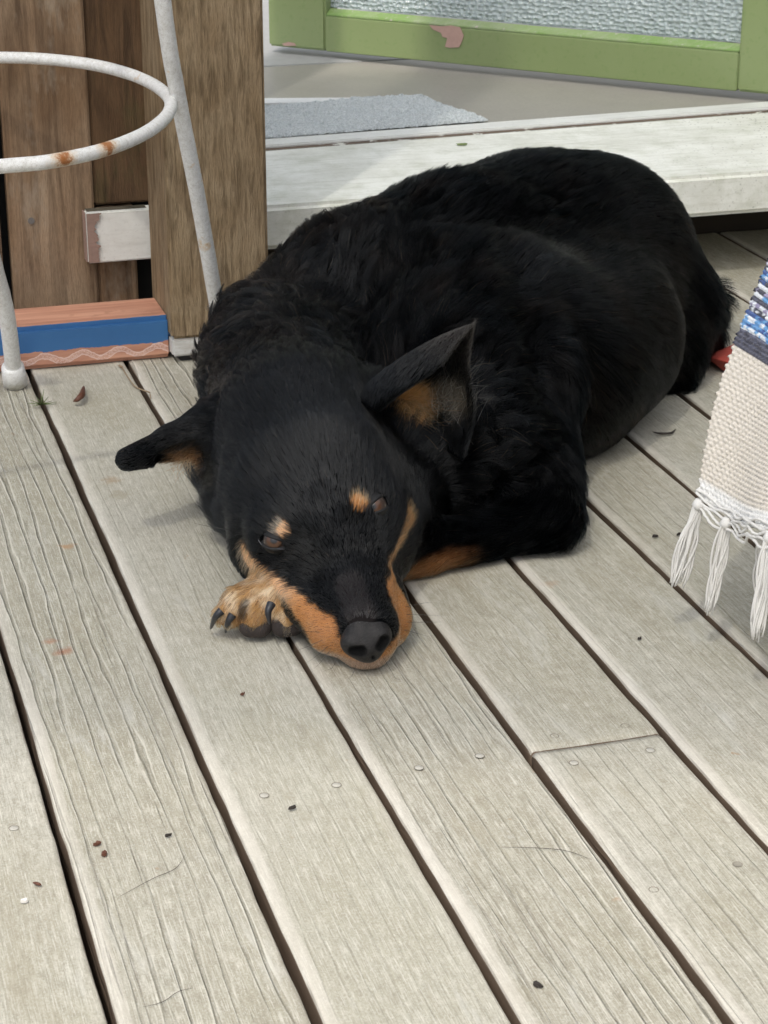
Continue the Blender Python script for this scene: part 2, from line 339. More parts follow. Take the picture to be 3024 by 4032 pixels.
box('door_jamb', .39, .47, 2.335, 2.42, ZT+.006, 2.2, WHITE2, wall)

m = M('grey_vinyl_floor'); v = m.coord(); n = m.noise(v, 14, 4, .6); n2 = m.noise(v, 300, 2, .6)
FLOORM = m.fin(m.mix(m.ramp(n2, [(.3, .3), (.6, 0.)]), m.mix(n, (.42, .395, .35), (.33, .305, .265)), (.25, .235, .21)), .42, m.bump(n, .2, .002))
flo = box('interior_floor', .39, 3.2, 2.27, 2.735, .02, .1145, FLOORM, None, 0); props(flo, kind='structure')
flo2 = box('interior_floor', .0, 3.2, 2.7375, 6, .02, .1155, flat('pale_grey_floor', (.46, .46, .45), .5, 60, .0003), None, .001); props(flo2, kind='structure')
iw = empty('interior_wall', (1, 6, 0), kind='structure')
IWM = mat_paint('pale_room_wall', (.62, .64, .64), (.5, .5, .5), .2, .7)
box('wall_panel', -.6, 3.2, 5.6, 5.65, .12, 2.4, IWM, iw); box('wall_panel', 2.2, 2.25, 2.5, 5.59, .12, 2.4, IWM, iw)
box('skirting', -.6, 3.2, 5.58, 5.598, .12, .22, WHITE2, iw)

# mat (terry, pale blue grey)
def grid_patch(name, C00, C10, C11, C01, nu, nv, hfun, mat, parent=None):
    U_, V_ = np.meshgrid(np.linspace(0, 1, nu), np.linspace(0, 1, nv)); U_ = U_.ravel()[:, None]; V_ = V_.ravel()[:, None]
    P = (1-U_)*(1-V_)*np.array(C00)+U_*(1-V_)*np.array(C10)+U_*V_*np.array(C11)+(1-U_)*V_*np.array(C01)
    P = P+hfun(U_[:, 0], V_[:, 0], P); idx = np.arange(nu*nv).reshape(nv, nu)
    Q = np.stack([idx[:-1, :-1], idx[:-1, 1:], idx[1:, 1:], idx[1:, :-1]], -1).reshape(-1, 4)
    return P, Q
a0, a1, a2, a3 = gz(880, 558, .1165), gz(1935, 482, .1165), gz(1680, 400, .1165), gz(880, 432, .1165)
a0[1] = 2.272; a1[1] = 2.300; a0[0] = .45; a3[0] = .45
def mh(U_, V_, P):
    e = np.minimum(np.minimum(U_, 1-U_)*25, np.minimum(V_, 1-V_)*9); h = .0075*np.clip(e, 0, 1)**.5
    h = h+.0032*vnoise(P*np.array([260, 170, 200]), 1)*np.clip(e, 0, 1)+.001*vnoise(P*900, 2)
    h = h+.0055*np.exp(-((V_-.97)/.14)**2)*np.exp(-((U_-.84)/.26)**2)
    return np.stack([.0012*vnoise(P*400, 4), .0015*vnoise(P*400, 5), h], 1)
P, Q = grid_patch('bath_mat', a0, a1, a2, a3, 420, 200, mh, None)
m = M('terry_cloth'); v = m.coord(); n = m.noise(v, 500, 3, .7); n2 = m.noise(v, 30, 3, .6)
TERRY = m.fin(m.mix(m.ramp(n, [(.35, 0.), (.65, 1.)]), (.46, .51, .52), m.mix(n2, (.88, .91, .91), (.76, .83, .83))), .95, m.bump(n, 1., .0025), Sheen_Weight=.3)
bm_ = link('bath_mat', fastmesh('bath_mat', P, Q), TERRY, None, True); props(bm_, 'pale blue grey terry bath mat lying just inside the door sill', 'mat')
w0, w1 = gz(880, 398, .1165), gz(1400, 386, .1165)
hs_ = prism('floor_light_strip', [(w0[0], w0[1]-.02, .1152), (w1[0], w1[1]-.03, .1152), (w1[0], w1[1]-.001, .1152), (w0[0], w0[1]+.012, .1152), (w0[0], w0[1]-.02, .1175), (w1[0], w1[1]-.03, .1175), (w1[0], w1[1]-.001, .1175), (w0[0], w0[1]+.012, .1175)], flat('white_light_strip', (.86, .87, .86), .7, 300, .0003), None, .0004); hs_.parent = bm_  # sunlit streak on the floor behind the mat, painted as a white strip

# ------------------------------------------------------------------ green glazed door (open inwards)
DA, DB = gz(1057, 180, .125), gz(3024, 372, .125); dd = (DB-DA)/np.linalg.norm(DB-DA); dn = np.array([dd[1], -dd[0], 0])  # dn faces camera
if dn@(Cv-DA) < 0: dn = -dn
def mat_green():
    m = M('glossy_green_paint'); v = m.coord(); a = m.noise(v, 9, 5, .6); b = m.noise(v, 130, 3, .6)
    c = m.mix(a, (.235, .305, .120), (.28, .345, .155)); c = m.mix(m.ramp(b, [(.3, .3), (.45, 0.)]), c, (.16, .27, .07))
    return m.fin(c, .3, m.bump(m.math('ADD', a, m.math('MULTIPLY', b, .2)), .25, .002), Coat_Weight=.25, Coat_Roughness=.15)
GREEN = mat_green()
door = empty('glazed_door', tuple(DA), 'lime green painted door with pebbled glass pane standing open inwards', 'door')
def dpt(s, z, o=0.): p = DA+dd*s-dn*o; return (p[0], p[1], z)
def dbox(name, s0, s1, z0, z1, o0, o1, mat, bev=.003):
    return prism(name, [dpt(s0, z0, o0), dpt(s1, z0, o0), dpt(s1, z0, o1), dpt(s0, z0, o1), dpt(s0, z1, o0), dpt(s1, z1, o0), dpt(s1, z1, o1), dpt(s0, z1, o1)], mat, door, bev, 3)
dbox('stile', 0, .0925, .125, 2.05, 0, .036, GREEN); dbox('stile', .6875, .80, .125, 2.05, 0, .036, GREEN)
dbox('bottom_rail', .0927, .6873, .125, .1725, .0002, .0358, GREEN, .0012); dbox('top_rail', .0927, .6873, 1.95, 2.05, .0006, .0354, GREEN)
dbox('middle_rail', .0927, .6873, 1.0, 1.09, .0006, .0354, GREEN)
prism('glazing_bead', [dpt(.0928, .1727, .002), dpt(.6872, .1727, .002), dpt(.6872, .1727, .014), dpt(.0928, .1727, .014), dpt(.0928, .175, .002), dpt(.6872, .175, .002), dpt(.6872, .182, .014), dpt(.0928, .182, .014)], mat_paint('chipped_green_bead', (.23, .36, .11), (.5, .5, .38), .6, .4, chips=((.55, .50, .44), 110, .66)), door, .0008)
m = M('pebbled_glass'); v = m.coord()
mpn = m.n('Mapping'); mpn.inputs['Scale'].default_value = (1, 1, 1.35); m.l(v, mpn.inputs[0])
vo = m.n('TexVoronoi', feature='SMOOTH_F1'); m.l(mpn.outputs[0], vo.inputs['Vector']); vo.inputs['Scale'].default_value = 135; vo.inputs['Smoothness'].default_value = .12; vo.inputs['Randomness'].default_value = .6
GLASS = m.fin((.80, .90, .90), .12, m.bump(vo.outputs[0], 1., .006), Transmission_Weight=.55, IOR=1.45)
dbox('glass_pane', .0929, .6871, .1826, .9998, .015, .019, GLASS, 0)
dbox('glass_pane', .0929, .6871, 1.0905, 1.9495, .015, .019, GLASS, 0)
# flaked paint patches (thin raised primer islands with ragged outline)
def patch(pts, mat, off, parent, name='paint_chip'):
    V = [tuple(p) for p in pts]; n = len(V); c = np.mean(np.array(V), 0); me = mesh(name, V+[tuple(c)], [(i, (i+1) % n, n) for i in range(n)])
    o = link(name, me, mat, parent); s = o.modifiers.new('s', 'SOLIDIFY'); s.thickness = .0006; s.offset = 0; return o
def onplane(u, v, o=0.):
    r = ray(u, v); A = DA-dn*o; t = ((A-Cv)@dn)/(r@dn); return Cv+t*r
CHIP = flat('pink_primer', (.55, .36, .30), .6, 150, .0004)
patch([onplane(*q, -.0009) for q in [(1690, 98), (1740, 104), (1775, 100), (1812, 108), (1826, 140), (1820, 160), (1808, 186), (1770, 188), (1752, 184), (1768, 168), (1760, 150), (1742, 145), (1735, 128), (1705, 116)]], CHIP, 0, door)
patch([onplane(*q, -.0009) for q in [(1110, 172), (1135, 165), (1160, 170), (1166, 180), (1120, 181)]], CHIP, 0, door)

# ------------------------------------------------------------------ post, planks, painted timber
POST = mat_wood('post_wood', (.28, .195, .110), (.39, .295, .185), (.13, .088, .048), (200, 200, 22), .85, bumpd=.0030)
post = empty('veranda_post', (.39, 1.9, 0), 'square rough sawn brown post standing on the deck behind the dog', 'post')
box('shaft', .3434, .4389, 1.8503, 1.948, .0235, 2.35, POST, post, .003, 3)
box('painted_foot', .3438, .4385, 1.8507, 1.9476, .0060, .0232, mat_paint('flaky_white_foot', (.6, .6, .58), (.33, .28, .22), .8, .7), post, .002)
box('gap_shade_block', .352, .43, 1.858, 1.94, -.0015, .0057, flat('dark_gap_shade', (.03, .03, .03), .9), post, .001)  # dark block added for the black shadow gap under the post
FW = mat_wood('plank_wood', (.24, .15, .085), (.41, .305, .205), (.09, .055, .032), (70, 70, 4.5), .8, bumpd=.0012, stain=((.36, .30, .23), .5))
FW2 = mat_wood('dark_plank_wood', (.12, .068, .034), (.165, .10, .055), (.06, .036, .02), (110, 110, 8), .85, bumpd=.0016, stain=((.07, .085, .03), .3))
def plank(x0, x1, y0, z0, z1, mat, lab, t=.019):
    o = box('fence_plank', x0, x1, y0, y0+t, z0, z1, mat, None, .002, 2)
    return props(o, lab, 'plank', 'upright planks behind the white metal stool')
plank(.2130, .2965, 1.983, .012, 1.05, FW, 'broad light brown plank with pale paint smears, left of the painted block')
plank(.2972, .372, 1.986, .1245, 1.05, FW2, 'dark brown plank ending just above the painted block, beside the post')
plank(.2972, .3365, 1.9855, .012, .1215, FW, 'short mossy offcut plank under the painted block')
plank(.120, .2045, 1.984, .012, 1.05, FW, 'brown plank at the far left edge, only a sliver seen past the dark gap')
bk = box('backing_panel', .122, .3595, 2.012, 2.018, -.03, 1.04, flat('black_backing', (.012, .012, .012), .95), None, 0); props(bk, 'black backing panel seen through the gaps between the planks', 'panel')  # near-black sheet closing the gaps between the planks
pn = gy(123, 870, 1.982); V, Fc = tube([(pn[0], 1.986, pn[2]), (pn[0], 1.9815, pn[2])], [.0032, .0032], 12)
nl = link('nail', mesh('nail', V, Fc), flat('dull_nail', (.16, .15, .14), .5, 900, .0004)); props(nl, 'grey nail head driven into the broad light brown plank', 'nail')
def smear(u, v, a, b, seed):
    pts = []; c = gy(u, v, 2.0195)
    for j in range(22):
        t = 2*math.pi*j/22; r = 1+.5*vnoise(np.array([[math.cos(t)*2, math.sin(t)*2, seed]]))[0]; pts.append((c[0]+a*r*math.cos(t), 2.0196, c[2]+b*r*math.sin(t)))
    return pts

# painted timber block on deck
m = M('salmon_blue_paint'); v = m.coord(); sx = m.n('SeparateXYZ'); m.l(v, sx.inputs[0])
wob = m.math('MULTIPLY', m.math('SUBTRACT', m.noise(v, 90, 4, .6), .5), .006)
zz = m.math('ADD', sx.outputs[2], wob); geo = m.n('NewGeometry'); sn = m.n('SeparateXYZ'); m.l(geo.outputs['True Normal'], sn.inputs[0])
mpg = m.n('Mapping'); mpg.inputs['Scale'].default_value = (9, 160, 160); m.l(v, mpg.inputs[0]); gr = m.noise(mpg.outputs[0], 1, 5, .65)
sal = m.mix(m.ramp(gr, [(.35, 0.), (.65, 1.)]), (.44, .20, .13), (.62, .33, .22)); sal = m.mix(m.ramp(m.noise(v, 60, 3), [(.6, 0.), (.72, .4)]), sal, (.30, .13, .07))
# dried glue squiggle on the front face
sq = m.math('ADD', m.math('MULTIPLY', m.math('SINE', m.math('MULTIPLY', sx.outputs[0], 175.)), .0034), .0105)
dsq = m.math('ABSOLUTE', m.math('SUBTRACT', m.math('ADD', sx.outputs[2], m.math('MULTIPLY', m.math('SUBTRACT', m.noise(v, 120, 3, .7), .5), .004)), sq))
wid = m.math('MULTIPLY', m.noise(v, 75, 2), .0052); msk = m.math('LESS_THAN', dsq, wid); rim = m.math('LESS_THAN', m.math('ABSOLUTE', m.math('SUBTRACT', dsq, wid)), .0005)
mot = m.ramp(m.noise(v, 900, 2, .6), [(.4, .15), (.6, .75)])
frontm = m.math('LESS_THAN', sn.outputs[1], -.6)
sal2 = m.mix(m.math('MULTIPLY', m.math('MULTIPLY', m.math('MAXIMUM', rim, m.math('MULTIPLY', msk, mot)), frontm), .75), sal, (.80, .62, .56))
blue = m.mix(m.noise(v, 40, 4), (.035, .125, .31), (.05, .17, .38))
bl = m.math('MULTIPLY', m.math('GREATER_THAN', zz, .0178), m.math('LESS_THAN', m.math('ADD', sx.outputs[1], m.math('MULTIPLY', wob, .6)), 1.8722))
BLK = m.fin(m.mix(bl, sal2, blue), m.mix(bl, (.7, .7, .7), (.33, .33, .33)), m.bump(m.math('ADD', gr, m.math('MULTIPLY', msk, .6)), .5, .0008))
tb = box('painted_timber', .05, .3470, 1.866, 1.936, .0008, .0421, BLK, None, .0045, 4); props(tb, 'salmon pink timber block with a bright blue painted band, lying at the post foot', 'timber block')

# ------------------------------------------------------------------ white tubular stool
m = M('chipped_white_enamel'); v = m.coord(); a = m.noise(v, 260, 5, .7); b = m.noise(v, 1400, 2, .7); r_ = m.noise(v, 21, 4, .65)
c = m.mix(m.ramp(a, [(.42, 0.), (.72, .75)]), (.84, .84, .82), (.56, .54, .49)); c = m.mix(m.ramp(b, [(.35, .45), (.45, 0.)]), c, (.36, .32, .27))
geo = m.n('NewGeometry'); snn = m.n('SeparateXYZ'); m.l(geo.outputs['Normal'], snn.inputs[0])
for (ru, rv, rz_) in ((420, 585, .28), (255, 628, .28), (700, 780, .2)):
    dv = m.n('VectorMath', operation='DISTANCE'); m.l(v, dv.inputs[0]); q_ = gz(ru, rv, rz_); q_ = q_-(q_-Cv)/np.linalg.norm(q_-Cv)*.005; dv.inputs[1].default_value = tuple(q_)
    dd_ = m.math('ADD', dv.outputs['Value'], m.math('MULTIPLY', m.math('SUBTRACT', m.noise(v, 170, 5, .8), .5), .024)); c = m.mix(m.ramp(dd_, [(.006, .7), (.014, .0)]), c, (.62, .40, .18)); c = m.mix(m.ramp(dd_, [(.0035, 1.), (.0065, .0)]), c, (.33, .11, .02))
c = m.mix(m.ramp(r_, [(.66, 0.), (.70, .6)]), c, (.62, .40, .16)); c = m.mix(m.ramp(r_, [(.705, 0.), (.72, .9)]), c, (.36, .13, .03))
ENAM = m.fin(c, .5, m.bump(m.math('ADD', a, m.math('MULTIPLY', b, .5)), .7, .0009))
ringz = .28
RP = np.array([gz(u, v, ringz)[:2] for u, v in [(0, 226), (182, 233), (365, 255), (510, 292), (602, 332), (656, 374), (673, 412), (655, 458), (592, 512), (492, 561), (365, 602), (182, 638), (0, 655)]])
A_ = np.c_[2*RP, np.ones(len(RP))]; sol_ = np.linalg.lstsq(A_, (RP**2).sum(1), rcond=None)[0]; rc = sol_[:2]; rr_ = math.sqrt(sol_[2]+rc@rc)
stool = empty('metal_stool', (rc[0], rc[1], 0), 'chipped white tubular metal stool with a round foot ring and rust spots', 'stool')
jx = gz(706, 398, ringz)+np.array([0, .002, 0])
def ringpt(a): return np.array([rc[0]+rr_*math.cos(a), rc[1]+rr_*math.sin(a), ringz])
# ring follows the seen arc exactly, closes as the fitted circle outside the frame
ang = lambda p: math.atan2(p[1]-rc[1], p[0]-rc[0])
seen = [np.array([*p, ringz]) for p in RP]; aa, ab = ang(seen[0]), ang(seen[-1])
back = [ringpt(aa+(2*math.pi-(aa-ab))*t) for t in (.12, .25, .4, .55, .7, .85)]
loop = seen[::-1]+back
lp = np.array(loop+loop[:3]); pth = smooth_path(lp, 26*8)[16:-16]
pth = smooth_path(np.array(loop[-2:]+loop+loop[:2]), 320)
i0 = int(320*2/(len(loop)+3)); i1 = int(320*(2+len(loop))/(len(loop)+3))
tubeobj('foot_ring', [tube(pth[i0:i1], .0053, 14, closed=True, jit=.02)], ENAM, stool)
rl = [np.array(gz(640-30, -60, .378)), np.array(gy(640, 0, 1.655)), jx, np.array(gy(783, 800, 1.722)), np.array(gy(872, 1310, 1.783)), np.array(gz(893, 1415, 0.002))]
rl[0] = rl[1]+(rl[1]-rl[2])*.4; top = rl[1]+(rl[1]-rl[2])*2.0; top[2] = .62
rl = [top]+rl[1:]
tubeobj('leg', [tube(smooth_path(rl, 60), .0068, 14, jit=.03)], ENAM, stool)
f0 = np.array(gz(62, 1522, .0)); l1 = np.array(gy(0, 1130, 1.775)); l2 = l1+(l1-f0)*.9
ll = [np.array([rc[0]-.02, rc[1]-.02, .62]), np.array([rc[0]-.06, rc[1]-.04, .45]), l2+np.array([-.03, -.02, .03]), l1, f0+(l1-f0)*.1+np.array([0, 0, .001])]
tubeobj('leg', [tube(smooth_path(ll, 60), .0074, 14, jit=.03)], ENAM, stool)
cap = tubeobj('foot_cap', [tube([f0+np.array([0, 0, .001]), f0+np.array([0, 0, .004]), f0+(l1-f0)*.12, f0+(l1-f0)*.205, f0+(l1-f0)*.215], [.0100, .0112, .0110, .0104, .0078], 18, jit=.03)], ENAM, stool)
for a in (2.5, 4.3):
    q = ringpt(a); d_ = (q-np.array([rc[0], rc[1], ringz])); d_/= np.linalg.norm(d_); tubeobj('leg', [tube([q+d_*.06-np.array([0, 0, .278]), q, q-d_*.09+np.array([0, 0, .34])], .0082, 12)], ENAM, stool)
tubeobj('seat_ring', [tube([(rc[0]-.01+.14*math.cos(t), rc[1]-.02+.14*math.sin(t), .62) for t in np.linspace(0, 2*math.pi, 49)[:-1]], .007, 12, closed=True)], ENAM, stool)

# ------------------------------------------------------------------ translucent canopy added out of frame to shade the step and the dog
m = M('clear_shade_sheet'); m.t.nodes.remove(m.p); tr = m.n('BsdfTranslucent'); tr.inputs[0].default_value = (.97, .98, .97, 1); tp = m.n('BsdfTransparent'); tp.inputs[0].default_value = (.98, .99, .985, 1)
mx = m.n('MixShader'); mx.inputs[0].default_value = .64; m.l(tr.outputs[0], mx.inputs[1]); m.l(tp.outputs[0], mx.inputs[2]); m.l(mx.outputs[0], m.out.inputs[0])
SHADEM = m.m
RZ = 2.36; hl = RZ/math.tan(SUN_EL)
pa, pb = gz(1500, 2962), gz(3024, 3010)       # two points on the shade's edge
sx_, sy2 = sdir.x/sdir.z*RZ, sdir.y/sdir.z*RZ
ra, rb = np.array([pa[0]+sx_, pa[1]+sy2]), np.array([pb[0]+sx_, pb[1]+sy2]); rd = (rb-ra)/np.linalg.norm(rb-ra)
e0, e1 = ra-rd*3.2, ra+rd*4.2
vr = empty('added_shade_canopy', (0, .5, RZ), 'unseen translucent canopy added over the front of the deck for its shade', 'canopy')
prism('shade_sheet', [(e0[0], e0[1], RZ), (e1[0], e1[1], RZ), (e1[0], 1.45, RZ+.1), (e0[0], 1.45, RZ+.1), (e0[0], e0[1], RZ+.004), (e1[0], e1[1], RZ+.004), (e1[0], 1.45, RZ+.104), (e0[0], 1.45, RZ+.104)], SHADEM, vr, 0)
sw = empty('blocker_wall', (1.75, 0, 0), kind='structure')  # unseen dark wall added to keep sky light off the right side
SWM = flat('dark_blocker', (.10, .085, .07), .8, 20, .002)
for k in range(5): box('blocker_board', 1.75, 1.78, -2.5, 2.3, .01+k*.26, .265+k*.26, SWM, sw, .003)
# ------------------------------------------------------------------ the dog: one continuous body grown from blended volumes
def W(u, v, z): return gz(u, v, z)
PR = []   # (p1, r1, p2, r2, k)
def add(a, r1, b=None, r2=None, k=.02):
    a = W(*a); b = a if b is None else W(*b); PR.append((a, r1, b, r1 if r2 is None else r2, k))
# torso
add((1440, 1250, .100), .080, (1800, 1140, .105), .094, .03)
add((1800, 1140, .105), .095, (2080, 1035, .105), .093, .03)
add((2080, 1030, .105), .092, (2315, 1025, .100), .090, .03)
add((1135, 1430, .075), .062, (1430, 1240, .100), .083, .03)
add((2150, 1440, .072), .072, (2350, 1340, .070), .070, .04)
add((2310, 1050, .092), .086, (2170, 1430, .070), .070, .05)
add((2480, 1290, .055), .055, (2560, 1330, .045), .045, .03)
add((2630, 1220, .055), .050, (2700, 1290, .030), .028, .03)
add((2760, 1200, .030), .024, (2640, 1440, .020), .018, .03)
add((1750, 1530, .085), .078, (1900, 1350, .095), .090, .03)
add((1850, 1780, .060), .058, None, None, .03)
add((1990, 1480, .085), .055, (2165, 2020, .026), .025, .018)
add((2158, 2055, .022), .0185, (1650, 2165, .0175), .0175, .016)
add((1650, 2165, .0175), .0175, (1270, 2275, .017), .015, .012)
# head
add((1135, 1430, .075), .062, (1190, 1730, .070), .054, .03)
add((1190, 1730, .070), .055, (1250, 1920, .066), .045, .03)
add((1195, 1760, .078), .046, (1290, 2080, .062), .034, .03)
add((1250, 1920, .066), .044, (1330, 2170, .048), .032, .03)
add((1180, 1690, .098), .038, (1235, 1890, .083), .037, .04); add((1235, 1890, .083), .037, (1290, 2080, .064), .030, .04)
add((1180, 1690, .098), .038, (1140, 1480, .085), .052, .04)
add((1075, 2010, .050), .031, (1150, 2150, .045), .026, .03); add((1480, 1960, .055), .034, (1462, 2110, .046), .024, .03)
add((1035, 1945, .045), .033, (940, 1780, .052), .036, .02)
add((1520, 1925, .050), .038, (1500, 1760, .070), .046, .02)
add((1330, 2170, .048), .031, (1400, 2340, .034), .0265, .012)
add((1400, 2340, .034), .0265, (1440, 2470, .0265), .0225, .010)
add((1300, 2310, .024), .020, (1345, 2480, .0165), .0165, .010)
add((1478, 2270, .026), .0165, (1520, 2420, .0190), .0155, .010)
add((1350, 2480, .015), .0145, (1440, 2545, .0125), .0135, .010)
add((1440, 2545, .0125), .0135, (1520, 2475, .0155), .0140, .010)
add((1060, 2150, .038), .026, (1180, 2260, .030), .021, .012)
add((1535, 2060, .044), .024, (1500, 2190, .032), .0175, .014)
# hanging lip that lies over the paw
add((1015, 2215, .034), .0095, (1110, 2285, .036), .0105, .010); add((1110, 2285, .036), .0105, (1215, 2385, .0300), .0125, .010); add((1215, 2385, .0300), .0125, (1290, 2490, .0215), .0135, .010)
add((1525, 2430, .020), .0138, (1502, 2345, .027), .0130, .010)
# brow ridges
add((1100, 2085, .0660), .0115, (1180, 2040, .0740), .0115, .022)
add((1440, 1965, .0800), .0115, (1370, 1990, .0800), .0115, .022)
# right ear (image right), thick cone that is hollowed below
EB, EM, ET = W(1640, 1660, .108), W(1745, 1470, .142), W(1862, 1280, .176)
add((1600, 1730, .082), .030, (1650, 1690, .085), .024, .014)
add((1440, 1585, .113), .010, (1500, 1560, .112), .014, .014)
add((1790, 1050, .125), .058, (1990, 1500, .088), .060, .016)      # shoulder blade and upper arm
LB, LM, LT = W(850, 1700, .078), W(690, 1745, .072), W(505, 1808, .066)
PR.append((LB, .026, LM, .0136, .014)); PR.append((LM, .0136, LT, .0090, .008))
# paw toes
def zv(v): return float(np.interp(v, [2285, 2320, 2350, 2400, 2440, 2478], [.0215, .0250, .0255, .0200, .0145, .0085]))
def pz(u, v, d=0.): return (u, v, zv(v)+d)
PAW = [((1250, 2290, .014), .0130, pz(1070, 2340, -.007), .0125, .008),
       (pz(1000, 2335, -.002), .011, pz(930, 2358), .0075, .006), (pz(930, 2358), .0078, pz(868, 2425), .0058, .004),
       (pz(1010, 2350), .010, pz(940, 2395), .0070, .005), (pz(940, 2395), .0072, pz(910, 2442), .0056, .004),
       (pz(1045, 2360), .012, pz(1005, 2405), .0118, .006), (pz(1005, 2405), .0115, pz(1003, 2445), .0090, .005),
       (pz(1165, 2360, -.006), .010, pz(1140, 2405, -.001), .0112, .005), (pz(1140, 2405), .0108, pz(1132, 2448), .0088, .004)]
for p in PAW: add(*p)
SUB = []  # carved volumes
od = (Rv*.35-Uv*.75-Fv*.75); od /= np.linalg.norm(od)       # the ear opens down, outwards and towards the viewer

ol = (-Rv*.05-Uv*.85-Fv*.55); ol /= np.linalg.norm(ol)
SUB.append((LB*.6+LM*.4+ol*.015, .0135, LM*.8+LT*.2+ol*.009, .0085, .004))

def cap_sdf(X, Y, Z, a, r1, b, r2):
    d = b-a; L = d@d
    px, py, pz = X-a[0], Y-a[1], Z-a[2]
    if L < 1e-12: return np.sqrt(px*px+py*py+pz*pz)-r1
    t = np.clip((px*d[0]+py*d[1]+pz*d[2])/L, 0, 1)
    return np.sqrt((px-t*d[0])**2+(py-t*d[1])**2+(pz-t*d[2])**2)-(r1+(r2-r1)*t)
DENT = []
def trace(prims, u, v):
    d = ray(u, v); d = d/np.linalg.norm(d); t = .9
    def f(P):
        o = .08
        for a, r1, b, r2, k in prims:
            q = float(cap_sdf(P[0], P[1], P[2], a, r1, b, r2)); h = min(max(.5+.5*(o-q)/k, 0), 1); o = o*(1-h)+q*h-k*h*(1-h)
        return o
    for _ in range(90):
        q = f(Cv+d*t)
        if q < .0002: break
        t += q*.8
    P = Cv+d*t; e = .001; n = np.array([f(P+np.eye(3)[i]*e)-f(P-np.eye(3)[i]*e) for i in range(3)]); return P, n/np.linalg.norm(n)
for (u, v), (u2, v2), rr, off in (((1185, 2150), (1235, 2270), .010, .0068), ((1405, 2070), (1455, 2180), .010, .0068), ((1270, 1985), (1290, 2060), .014, .0115), ((1130, 2215), (1060, 2190), .009, .0068), ((1985, 950), (2075, 1230), .030, .0225), ((2075, 1230), (2125, 1540), .030, .0225), ((1700, 1150), (1560, 1350), .03, .024)):
    a, na = trace(PR, u, v); b, nb = trace(PR, u2, v2); DENT.append((a+na*off, rr, b+nb*off, rr*.8, .012))
def axis(a, b, f0, f1, hf, hc):
    out = [a]
    while out[-1] < b: out.append(out[-1]+(hf if f0 <= out[-1] < f1 else hc))
    return np.array(out)
ax = axis(.20, 1.0, .255, .455, .0016, .005); ay = axis(1.10, 2.12, 1.13, 1.44, .0016, .005); az = axis(-.006, .24, -.006, .14, .0016, .004)
S = np.full((len(ax), len(ay), len(az)), .08, np.float32)
def block(lo, hi):
    i0, i1 = np.searchsorted(ax, [lo[0], hi[0]]); j0, j1 = np.searchsorted(ay, [lo[1], hi[1]]); k0, k1 = np.searchsorted(az, [lo[2], hi[2]])
    return slice(i0, i1), slice(j0, j1), slice(k0, k1)
for a, r1, b, r2, k in PR:
    mr = max(r1, r2)+k+.03; s = block(np.minimum(a, b)-mr, np.maximum(a, b)+mr)
    if min(q.stop-q.start for q in s) <= 0: continue
    X, Y, Z = np.meshgrid(ax[s[0]], ay[s[1]], az[s[2]], indexing='ij', sparse=True)
    d = cap_sdf(X, Y, Z, a, r1, b, r2); o = S[s]; h = np.clip(.5+.5*(o-d)/k, 0, 1); S[s] = o*(1-h)+d*h-k*h*(1-h)
for a, r1, b, r2, k in SUB+DENT:
    mr = max(r1, r2)+k+.01; s = block(np.minimum(a, b)-mr, np.maximum(a, b)+mr)
    X, Y, Z = np.meshgrid(ax[s[0]], ay[s[1]], az[s[2]], indexing='ij', sparse=True)
    d = -cap_sdf(X, Y, Z, a, r1, b, r2); o = S[s]; h = np.clip(.5-.5*(o-d)/k, 0, 1); S[s] = o*(1-h)+d*h+k*h*(1-h)
S = np.maximum(S, (.0012-az)[None, None, :].astype(np.float32))     # rests on the deck
def surface_nets(S, ax, ay, az):
    ins = S < 0; nx, ny, nz = S.shape
    cnt = np.zeros((nx-1, ny-1, nz-1), np.uint8)
    for dx in (0, 1):
        for dy in (0, 1):
            for dz in (0, 1): cnt += ins[dx:nx-1+dx, dy:ny-1+dy, dz:nz-1+dz]
    I, J, K = np.nonzero((cnt > 0) & (cnt < 8)); vid = np.full((nx-1, ny-1, nz-1), -1, np.int32); vid[I, J, K] = np.arange(len(I))
    acc = np.zeros((len(I), 3)); c = np.zeros(len(I)); A = (ax, ay, az)
    for e in range(3):
        o1, o2 = [q for q in range(3) if q != e]
        for s1 in (0, 1):
            for s2 in (0, 1):
                off = [0, 0, 0]; off[o1] = s1; off[o2] = s2; of2 = list(off); of2[e] = 1
                a = S[I+off[0], J+off[1], K+off[2]]; b = S[I+of2[0], J+of2[1], K+of2[2]]
                mk = (a < 0) != (b < 0); t = np.where(mk, a/np.where(mk, a-b, 1), 0)
                P = np.stack([ax[I+off[0]], ay[J+off[1]], az[K+off[2]]], 1); base = [I, J, K][e]; h = A[e][base+1]-A[e][base]
                P[:, e] += t*h; acc += P*mk[:, None]; c += mk
    V = acc/c[:, None]; Q = []
    for e in range(3):
        o1, o2 = (e+1) % 3, (e+2) % 3
        sl0 = [slice(None)]*3; sl1 = [slice(None)]*3; sl0[e] = slice(0, -1); sl1[e] = slice(1, None)
        a = ins[tuple(sl0)]; b = ins[tuple(sl1)]; G_ = np.argwhere(a != b); G_ = G_[(G_[:, o1] > 0) & (G_[:, o2] > 0)]
        G_ = G_[(G_[:, o1] < S.shape[o1]-1) & (G_[:, o2] < S.shape[o2]-1)]
        def vv(d1, d2):
            g = G_.copy(); g[:, o1] -= d1; g[:, o2] -= d2; return vid[g[:, 0], g[:, 1], g[:, 2]]
        q = np.stack([vv(0, 0), vv(1, 0), vv(1, 1), vv(0, 1)], 1); fl = a[tuple(G_.T)]
        q[~fl] = q[~fl][:, ::-1]; Q.append(q)
    return V, np.concatenate(Q)
